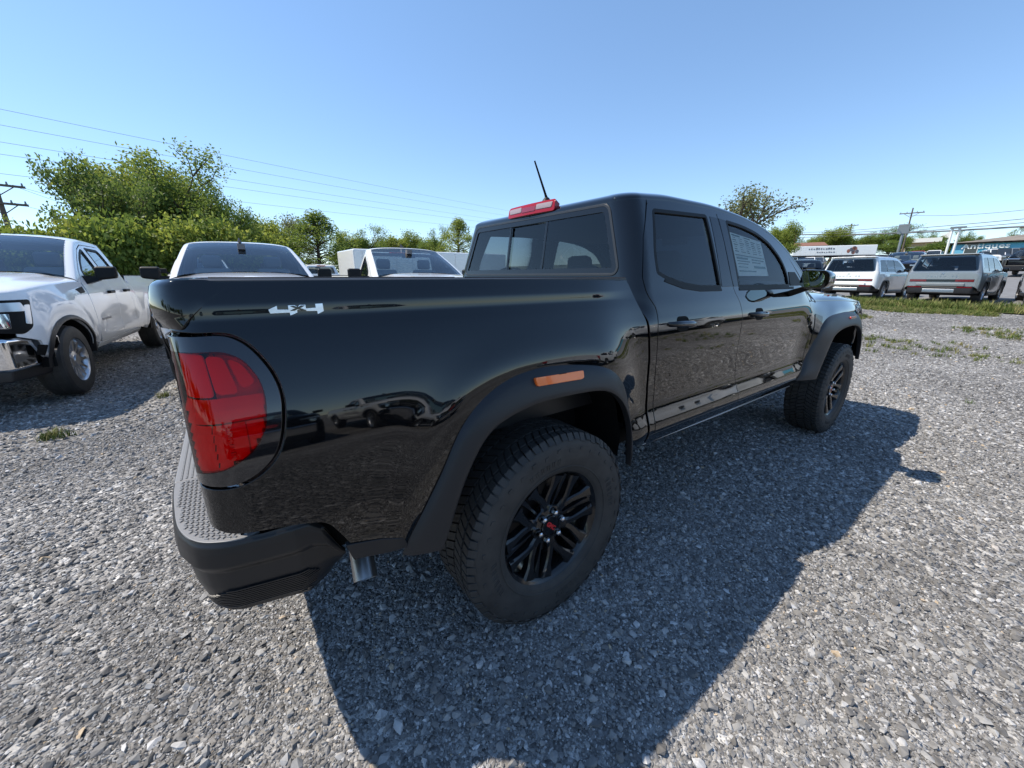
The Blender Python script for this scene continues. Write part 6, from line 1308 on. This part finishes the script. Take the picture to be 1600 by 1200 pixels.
# brick building
b = building('brick_building', 1250, 88, 'low red brick building with brown roof behind the white trailer'); x0, z1 = loc(b, 1205, 381, 88); x1, _ = loc(b, 1291, 381, 88)
m_ = MB(); m_.box((x0, 0, 0), (x1, 9, z1 - .6)); m_.build('wall', M['brick'], b); m_ = MB(); m_.hexa([(x0 - .3, -.4, z1 - .6), (x1 + .3, -.4, z1 - .6), (x1 + .3, 9.4, z1 - .6), (x0 - .3, 9.4, z1 - .6), (x0 + .3, .4, z1), (x1 - .3, .4, z1), (x1 - .3, 8.6, z1), (x0 + .3, 8.6, z1)]); m_.build('roof', M['redroof'], b)
for px in (1222, 1230, 1244, 1268, 1280): x, z = loc(b, px, 396, 88); win(b, x, z - .6, 1.0, 1.5)
b = building('brick_house', 1228, 100, 'brick house with brown gable roof and tall chimney above the low brick building', 'house'); x0, z0 = loc(b, 1206, 378, 100); x1, zt = loc(b, 1243, 360, 100)
m_ = MB(); m_.box((x0, 0, 0), (x1, 8, z0)); m_.build('wall', M['brick'], b); m_ = MB(); m_.add([(x0 - .4, -.5, z0), (x1 + .4, -.5, z0), (x1 + .4, 8.5, z0), (x0 - .4, 8.5, z0), (x0 - .4, 4, zt), (x1 + .4, 4, zt)], [(0, 1, 5, 4), (2, 3, 4, 5), (0, 4, 3), (1, 2, 5), (0, 3, 2, 1)]); rf_ = m_.build('roof', M['redroof'], b)
xc, zc_ = loc(b, 1240, 353, 100); m_ = MB(); m_.box((xc - .4, 3, z0 + 1), (xc + .4, 4, zc_)); m_.build('chimney', M['brick'], rf_)
for px in (1215, 1232): x, z = loc(b, px, 386, 100); win(b, x, z - .6, .9, 1.3)
# tan shops
b = building('shop_building', 1436, 128, 'tan and orange shop building with white roof edge behind the utility pole'); x0, zt = loc(b, 1406, 374, 128); x1, _ = loc(b, 1466, 374, 128); _, zm = loc(b, 1436, 379, 128)
m_ = MB(); m_.box((x0, 0, 0), (x1 + .2, 12, zm)); m_.build('wall', M['tan'], b); m_ = MB(); m_.box((x0 - .4, -.5, zm), (x1 + .6, 12.4, zt)); m_.build('roof', M['roofw'], b); xa, _ = loc(b, 1446, 380, 128); m_ = MB(); m_.box((x0 + .2, -.25, .3), (xa, 0.0, zm * .45)); m_.build('orange_band', M['orange'], b)
for k in range(4): win(b, x0 + 2.2 + k * 3.1, zm * .52, 1.8, zm * .22)
b = building('white_house', 1474, 150, 'small white gabled house between the far trees', 'house'); x0, ze_ = loc(b, 1467, 372, 150); x1, zt = loc(b, 1483, 361, 150); m_ = MB(); m_.box((x0, 0, 0), (x1, 8, ze_)); m_.build('wall', M['roofw'], b); m_ = MB(); m_.add([(x0 - .3, -.3, ze_), (x1 + .3, -.3, ze_), (x1 + .3, 8, ze_), (x0 - .3, 8, ze_), ((x0 + x1) / 2 + 1, -.3, zt), ((x0 + x1) / 2 + 1, 8, zt)], [(0, 1, 4), (1, 2, 5, 4), (2, 3, 5), (3, 0, 4, 5), (0, 3, 2, 1)]); m_.build('roof', M['roofw'], b)
# the antiques shop
D_ = 92; b = building('antiques_shop', 1552, D_, 'long blue shop with grey shingle roof and white Antiques lettering'); x0, zt = loc(b, 1489, 380, D_); x1 = x0 + 46; _, zr = loc(b, 1600, 366, D_); _, z0 = loc(b, 1489, 380, D_)
m_ = MB(); m_.box((x0, 0, 0), (x1, 14, z0)); wl_ = m_.build('wall', M['blue'], b); m_ = MB(); m_.add([(x0 - .5, -.35, z0 - .05), (x1, -.35, z0 - .05), (x1, 15, z0 - .05), (x0 - .5, 15, z0 - .05), (x0 + 7.5, 7, zr + .5), (x1, 7, zr + .9)], [(0, 1, 5, 4), (2, 3, 4, 5), (3, 0, 4), (1, 2, 5), (0, 3, 2, 1)]); m_.build('roof', M['shingle'], b)
m_ = MB(); m_.box((x0 - .5, -.40, z0 - .22), (x1, -.34, z0 + .02)); m_.build('gutter', M['dark'], b)
xa, za = loc(b, 1502, 387.5, D_); xb, _ = loc(b, 1578, 387.5, D_)
t_ = text_mesh('Antiques', 1.0, .04, pm('sign_white', (.85, .85, .83), .5), b, 'lettering', Matrix.Identity(4), bold=.018, spacing=1.05); bw_ = max(v.co.x for v in t_.data.vertices) - min(v.co.x for v in t_.data.vertices); k = (xb - xa) / bw_
t_.data.transform(Matrix.Translation(((xa + xb) / 2, -.10, za + .15)) @ Matrix.Rotation(PI / 2, 4, 'X') @ Matrix.Scale(k, 4, (1, 0, 0)) @ Matrix.Scale(k * .80, 4, (0, 1, 0)))
for k in range(5): win(b, xb + 3 + k * 4.0, z0 * .35, 2.2, z0 * .3)
win(b, x0 + 2.0, .6, 1.2, 2.1)
# ------------------------------------------------------------------ poles, sign frames, wires
def pole(px, top, d, label, arms=(), dx=0, r=.16):
    p = ray(px, (top + 431) / 2, d); base = float(G(p.x, p.y)); zt = ray(px, top, d).z; o = empty('utility_pole', (p.x, p.y, base), math.atan2(p.y - CAM.y, p.x - CAM.x) - PI / 2, label, 'pole', 'wooden utility poles'); h = zt - base
    m_ = MB(); m_.tube([(0, 0, -.2), (0, 0, h)], [r, r * .7], 8); m_.build('post', M['wood'], o, smooth=True, sharp=40)
    for (py, w_) in arms:
        z = ray(px, py, d).z - base; m_ = MB(); m_.box((-w_ / 2, -.22, z - .07), (w_ / 2, -.10, z + .07)); a_ = m_.build('crossarm', M['wood'], o)
        for s in (-.45, -.2, .2, .45): i_ = MB(); i_.tube([(s * w_, -.16, z + .07), (s * w_, -.16, z + .25)], [.06, .04], 6); i_.build('insulator', M['grey_metal'], a_)
        m_ = MB(); m_.tube([(-w_ * .3, -.16, z - .05), (0, -.14, z - .7)], .03, 5); m_.tube([(w_ * .3, -.16, z - .05), (0, -.14, z - .7)], .03, 5); m_.build('brace', M['wood'], o)
    return o
pole(14, 284, 44, 'dark wooden utility pole with two crossarms above the shrubs', [(291, 2.6), (319, 2.4)], r=.17)
pole(1413, 326, 96, 'tall wooden utility pole carrying a grey box beside the far shops', [(334, 3.0)], r=.13)
pole(1322, 350, 120, 'small distant utility pole above the yellow green tree', [(353, 2.4)], r=.17)
pole(1600, 352, 110, 'distant utility pole behind the antiques shop roof', [(356, 2.4)], r=.16)
def board(px0, px1, py0, py1, d, label):
    p = ray((px0 + px1) / 2, (py0 + py1) / 2, d); o = empty('sign_board', (p.x, p.y, float(G(p.x, p.y))), math.atan2(p.y - CAM.y, p.x - CAM.x) - PI / 2, label, 'sign'); z0 = ray(px0, py1, d).z - o.location.z; z1 = ray(px0, py0, d).z - o.location.z; w_ = width_at((px0 + px1) / 2, d, px1 - px0) / 2
    m_ = MB(); m_.box((-w_, -.25, z0), (w_, .25, z1)); m_.build('panel', M['grey_metal'], o, bevel=.04); m_ = MB(); m_.tube([(0, 0, 0), (0, 0, z0 + .2)], .18, 8); m_.build('post', M['grey_metal'], o, smooth=True, sharp=40); return o
board(1403, 1421, 351, 366, 90, 'grey blank board on a post in front of the utility pole')
p = ray(1490, 372, 82); sf = empty('sign_gantry', (p.x, p.y, float(G(p.x, p.y))), math.atan2(p.y - CAM.y, p.x - CAM.x) - PI / 2, 'tall white two-post sign frame with flat top beside the antiques shop', 'sign')
zt = ray(1490, 356, 82).z - sf.location.z; wv = width_at(1490, 82, 11) / 2
for s in (-1, 1): m_ = MB(); m_.tube([(s * wv, 0, 0), (s * wv, 0, zt)], .13, 8); m_.build('post', M['wframe'], sf, smooth=True, sharp=40)
m_ = MB(); m_.box((-wv - .25, -.35, zt - .05), (wv + .6, .35, zt + .12)); m_.build('top_plate', M['grey_metal'], sf)
M['wire'] = pm('cable', (.16, .17, .18), .7)
def wire(pts, label, r, group, sag=.0):
    P_ = [ray(*q) for q in pts]; n = 20; out = []
    for i in range(n + 1):
        t = i / n * (len(P_) - 1); k = min(int(t), len(P_) - 2); f_ = t - k; q = P_[k].lerp(P_[k + 1], f_); q.z -= sag * 4 * (i / n) * (1 - i / n); out.append(q)
    m_ = MB(); m_.tube(out, r, 5); o = m_.build('power_line', M['wire'], None, smooth=True); tag(o, label, 'wire', group)
WL = 'power lines over the left side'
for k, (a, b_) in enumerate([((-60, 158), (900, 346)), ((-60, 184), (900, 352)), ((-60, 212), (900, 358)), ((-60, 232), (900, 362)), ((-60, 264), (880, 366))]):
    wire([(*a, 46), (*b_, 170)], 'thin power line across the sky above the tall trees, ' + ('topmost of five', 'second from top', 'middle of five', 'second from bottom', 'lowest of five')[k], .013, WL, .6)
for k, (a, b_) in enumerate([((20, 289), (260, 335)), ((20, 290), (240, 350)), ((22, 317), (230, 352))]):
    wire([(*a, 44), (*b_, 75)], 'thin cable running from the crossarms of the dark pole into the trees', .011, 'cables from the dark pole', .5)
WR = 'cables over the far road'
for k, (a, b_, r_) in enumerate([((1200, 368), (1640, 338), .05), ((1200, 372), (1640, 344), .05), ((1230, 366), (1640, 351), .12), ((1200, 362), (1420, 352), .04), ((1420, 336), (1650, 322), .035)]):
    wire([(*a, 118), (*b_, 88)], ('thin cable above the far road, rising to the right over the antiques shop', 'thin cable just under the first one over the antiques shop', 'thick bundled cable over the antiques shop roof', 'thin cable between the small distant pole and the tall pole', 'thin cable leaving the crossarm of the tall pole')[k], r_, WR, .5)
# ------------------------------------------------------------------ trailers
def trailer(name, label, x, y, deg, L, W_, z0, z1, cat='trailer'):
    o = empty(name, (x, y, float(G(x, y))), math.radians(deg), label, cat); m_ = MB(); m_.box((-L / 2, -W_ / 2, z0), (L / 2, W_ / 2, z1)); bo = m_.build('box', M['white_c'], o, bevel=.06)
    for k in range(int(L / .6)):
        for s in (-1, 1): m_ = MB(); m_.box((-L / 2 + .3 + k * .6 - .015, s * W_ / 2 - .006, z0 + .06), (-L / 2 + .3 + k * .6 + .015, s * W_ / 2 + .006, z1 - .06)); m_.build('side_rib', M['roofw'], bo)
    m_ = MB(); m_.box((-L / 2 + .1, -W_ / 2 + .1, z0 - .16), (L / 2 + .9, W_ / 2 - .1, z0)); m_.build('frame', M['dark'], o)
    for s in (-1, 1):
        for xx in (-L * .22, -L * .22 + .85): simple_wheel(o, xx, s * (W_ / 2 - .02 if L < 8 else W_ / 2 - .16), .36 if L < 8 else .48, .22, M['alu'], s, 8)
    return o
trailer('cargo_trailer', 'white box cargo trailer showing behind the regular cab pickup', 6.0, 13.4, 1, 6.4, 2.1, .55, 2.2)
p = ray(1290, 431, 74); tr_ = trailer('semi_trailer', 'long white box trailer with dark lettering in front of the brick building', p.x, p.y, math.degrees(math.atan2(p.y - CAM.y, p.x - CAM.x)) - 90 + 14, 9.5, 2.4, 1.1, 2.1)
zc1 = ray(1290, 385, 74).z - tr_.location.z; tr_.scale = (1, 1, zc1 / 2.1)
M['ink2'] = pm('trailer_print', (.12, .12, .14), .6); M['ink3'] = pm('trailer_print_brown', (.30, .12, .08), .6)
rr1 = random.Random(4)
for k in range(11):
    m_ = MB(); x = -2.9 + k * .28; h_ = rr1.uniform(.10, .2); m_.box((x, -1.22, 1.72), (x + rr1.uniform(.12, .22), -1.206, 1.72 + h_)); m_.build('lettering', M['ink2'], tr_)
for k in range(8):
    m_ = MB(); x = -1.9 + k * .27; m_.box((x, -1.22, 1.40), (x + rr1.uniform(.12, .2), -1.206, 1.40 + rr1.uniform(.06, .12))); m_.build('lettering', M['ink2'], tr_)
for k in range(9):
    a = k * .7; m_ = MB(); cx, cz = 2.2 + .55 * math.cos(a) * (k % 3) / 2, 1.6 + .22 * math.sin(a); m_.lathe_y([(.001, -1.216), (rr1.uniform(.10, .2), -1.216), (.2, -1.205)], 10, (cx, 0, cz)); m_.build('picture_spot', M['ink3'] if k % 2 else M['ink2'], tr_)
# ------------------------------------------------------------------ cars too far to show much
def far_car(style, mat):
    root = empty('parked_car'); L = {'suv': 4.6, 'sedan': 4.7}[style]
    st = {'suv': [(-2.3, .35, .95, .80), (-2.25, .30, 1.02, .86), (-1.0, .26, 1.05, .92), (.9, .26, 1.02, .92), (1.9, .28, .95, .86), (2.28, .35, .80, .70)], 'sedan': [(-2.35, .35, .88, .74), (-2.2, .28, .98, .84), (-1.0, .24, .98, .90), (.9, .24, .94, .90), (2.0, .26, .82, .82), (2.35, .33, .70, .66)]}[style]
    gs = {'suv': [(-2.2, 1.03, .84), (-2.0, 1.60, .66), (.3, 1.66, .68), (1.15, 1.03, .84)], 'sedan': [(-1.75, .98, .82), (-1.0, 1.40, .60), (.25, 1.44, .62), (1.25, .95, .82)]}[style]
    m_ = MB(); v = []; n = 8
    for x, z0, z1, w_ in st: zm = (z0 + z1) / 2; v += [(x, -w_ * .9, z0), (x, -w_, zm), (x, -w_ * .98, z1 - .06), (x, -w_ * .88, z1), (x, w_ * .88, z1), (x, w_ * .98, z1 - .06), (x, w_, zm), (x, w_ * .9, z0)]
    f_ = [(i * n + j, i * n + (j + 1) % n, (i + 1) * n + (j + 1) % n, (i + 1) * n + j)[::-1] for i in range(len(st) - 1) for j in range(n)] + [tuple(range(n)), tuple((len(st) - 1) * n + j for j in range(n))[::-1]]
    m_.add(v, f_); m_.build('body', mat, root, smooth=True, sharp=40)
    # glasshouse and roof
    v = []
    for x, z, w_ in gs: v += [(x, -w_, z), (x, w_, z)]
    g = MB(); g.add(v, [(0, 2, 3, 1), (4, 6, 7, 5), (0, 6, 4, 2), (1, 3, 5, 7)]); g.build('glass', M['wglass'], root)
    rfm = MB(); (xa, za, wa), (xb, zb, wb) = gs[1], gs[2]; rfm.hexa([(xa - .05, -wa - .02, za - .05), (xb + .05, -wb - .02, zb - .05), (xb + .05, wb + .02, zb - .05), (xa - .05, wa + .02, za - .05), (xa, -wa + .05, za + .05), (xb, -wb + .05, zb + .05), (xb, wb - .05, zb + .05), (xa, wa - .05, za + .05)])
    for s in (-1, 1):
        for (p0, p1) in ((gs[0], gs[1]), (gs[2], gs[3])): rfm.tube([(p0[0], s * p0[2], p0[1]), (p1[0], s * p1[2], p1[1])], .04, 5)
        xm = (gs[1][0] + gs[2][0]) / 2; rfm.tube([(xm, s * .87, 1.0), (xm, s * .66, za)], .04, 5)
    rfm.build('roof', mat, root, smooth=True, sharp=40)
    for x in (-1.4, 1.4):
        for s in (-1, 1): wm = MB(); wm.lathe_y([(.001, s * .10), (.20, s * .11), (.30, s * .115), (.34, s * .07), (.34, -s * .1)], 18, (x, s * .80, .34)); wm.build('wheel', M['rubber'], root, smooth=True, sharp=40)
    for s in (-1, 1):
        for x, mt in ((2.24, M['alu']), (-2.31, lens_s)): lm = MB(); lm.box((x - .04, s * .62 - .12, .68), (x + .08, s * .62 + .12, .80)); lm.build('lamp', mt, root)
    return root
protos = {}
def car(px, d, deg, style, col, label, group):
    k = (style, col.name)
    o = copy_tree(protos[k]) if k in protos else protos.setdefault(k, far_car(style, col)); p = ray(px, 431, d); put(o, p.x, p.y, deg); o.location.z += .012; tag(o, label, 'car', group); return o
cols = [M['white'], M['silver'], M['graph'], M['navy'], M['white_c'], M['dred']]
CN = {M['white'].name: 'white', M['silver'].name: 'silver', M['graph'].name: 'graphite grey', M['navy'].name: 'navy blue', M['white_c'].name: 'white', M['dred'].name: 'dark red'}
rc = random.Random(8)
for k in range(7):
    c_ = [M['white'], M['white_c'], M['graph'], M['white'], M['silver'], M['white'], M['navy']][k]; car(1328 + k * 17, 44 + (k % 2) * .5, 185, 'suv', c_, '%s car in the row just behind the two boxy cars' % CN[c_.name], 'row of cars behind the boxy cars')
for k in range(7):
    c_ = [M['silver'], M['white'], M['graph'], M['white'], M['silver'], M['graph'], M['white']][k]; car(1536 + k * 11, 74, 200, 'sedan' if k % 3 == 0 else 'suv', c_, '%s car parked in front of the antiques shop' % CN[c_.name], 'cars in front of the antiques shop')
for k in range(6):
    c_ = [M['white'], M['silver'], M['white'], M['graph'], M['white'], M['silver']][k]; car(1206 + k * 13, 62, 190, 'sedan', c_, '%s car parked in front of the brick building' % CN[c_.name], 'cars in front of the brick building')
car(1425, 88, 180, 'suv', M['dred'], 'dark red car in front of the tan shops', 'cars in front of the shops'); car(1450, 90, 180, 'suv', M['white'], 'white car in front of the tan shops', 'cars in front of the shops')
dp = copy_tree(p1, label='dark navy pickup facing the lot between the two boxy cars', cat='truck', group='dark pickups beyond the verge'); recolour(dp, {M['white']: M['navy'], M['chrome']: M['black_trim']}); q = ray(1418, 431, 37); put(dp, q.x, q.y, 182)
e4 = copy_tree(e2, label='graphite grey boxy car facing the verge on the asphalt', cat='car', group='boxy cars further out on the asphalt'); recolour(e4, {M['silver']: M['graph']}); q = ray(1612, 431, 48); put(e4, q.x, q.y, 172)
e5 = copy_tree(e2, label='black boxy car just showing beside the verge past the silver car', cat='car', group='boxy cars further out on the asphalt'); recolour(e5, {M['silver']: M['black']}); q = ray(1690, 431, 21.5); put(e5, q.x + .5, q.y, 6)
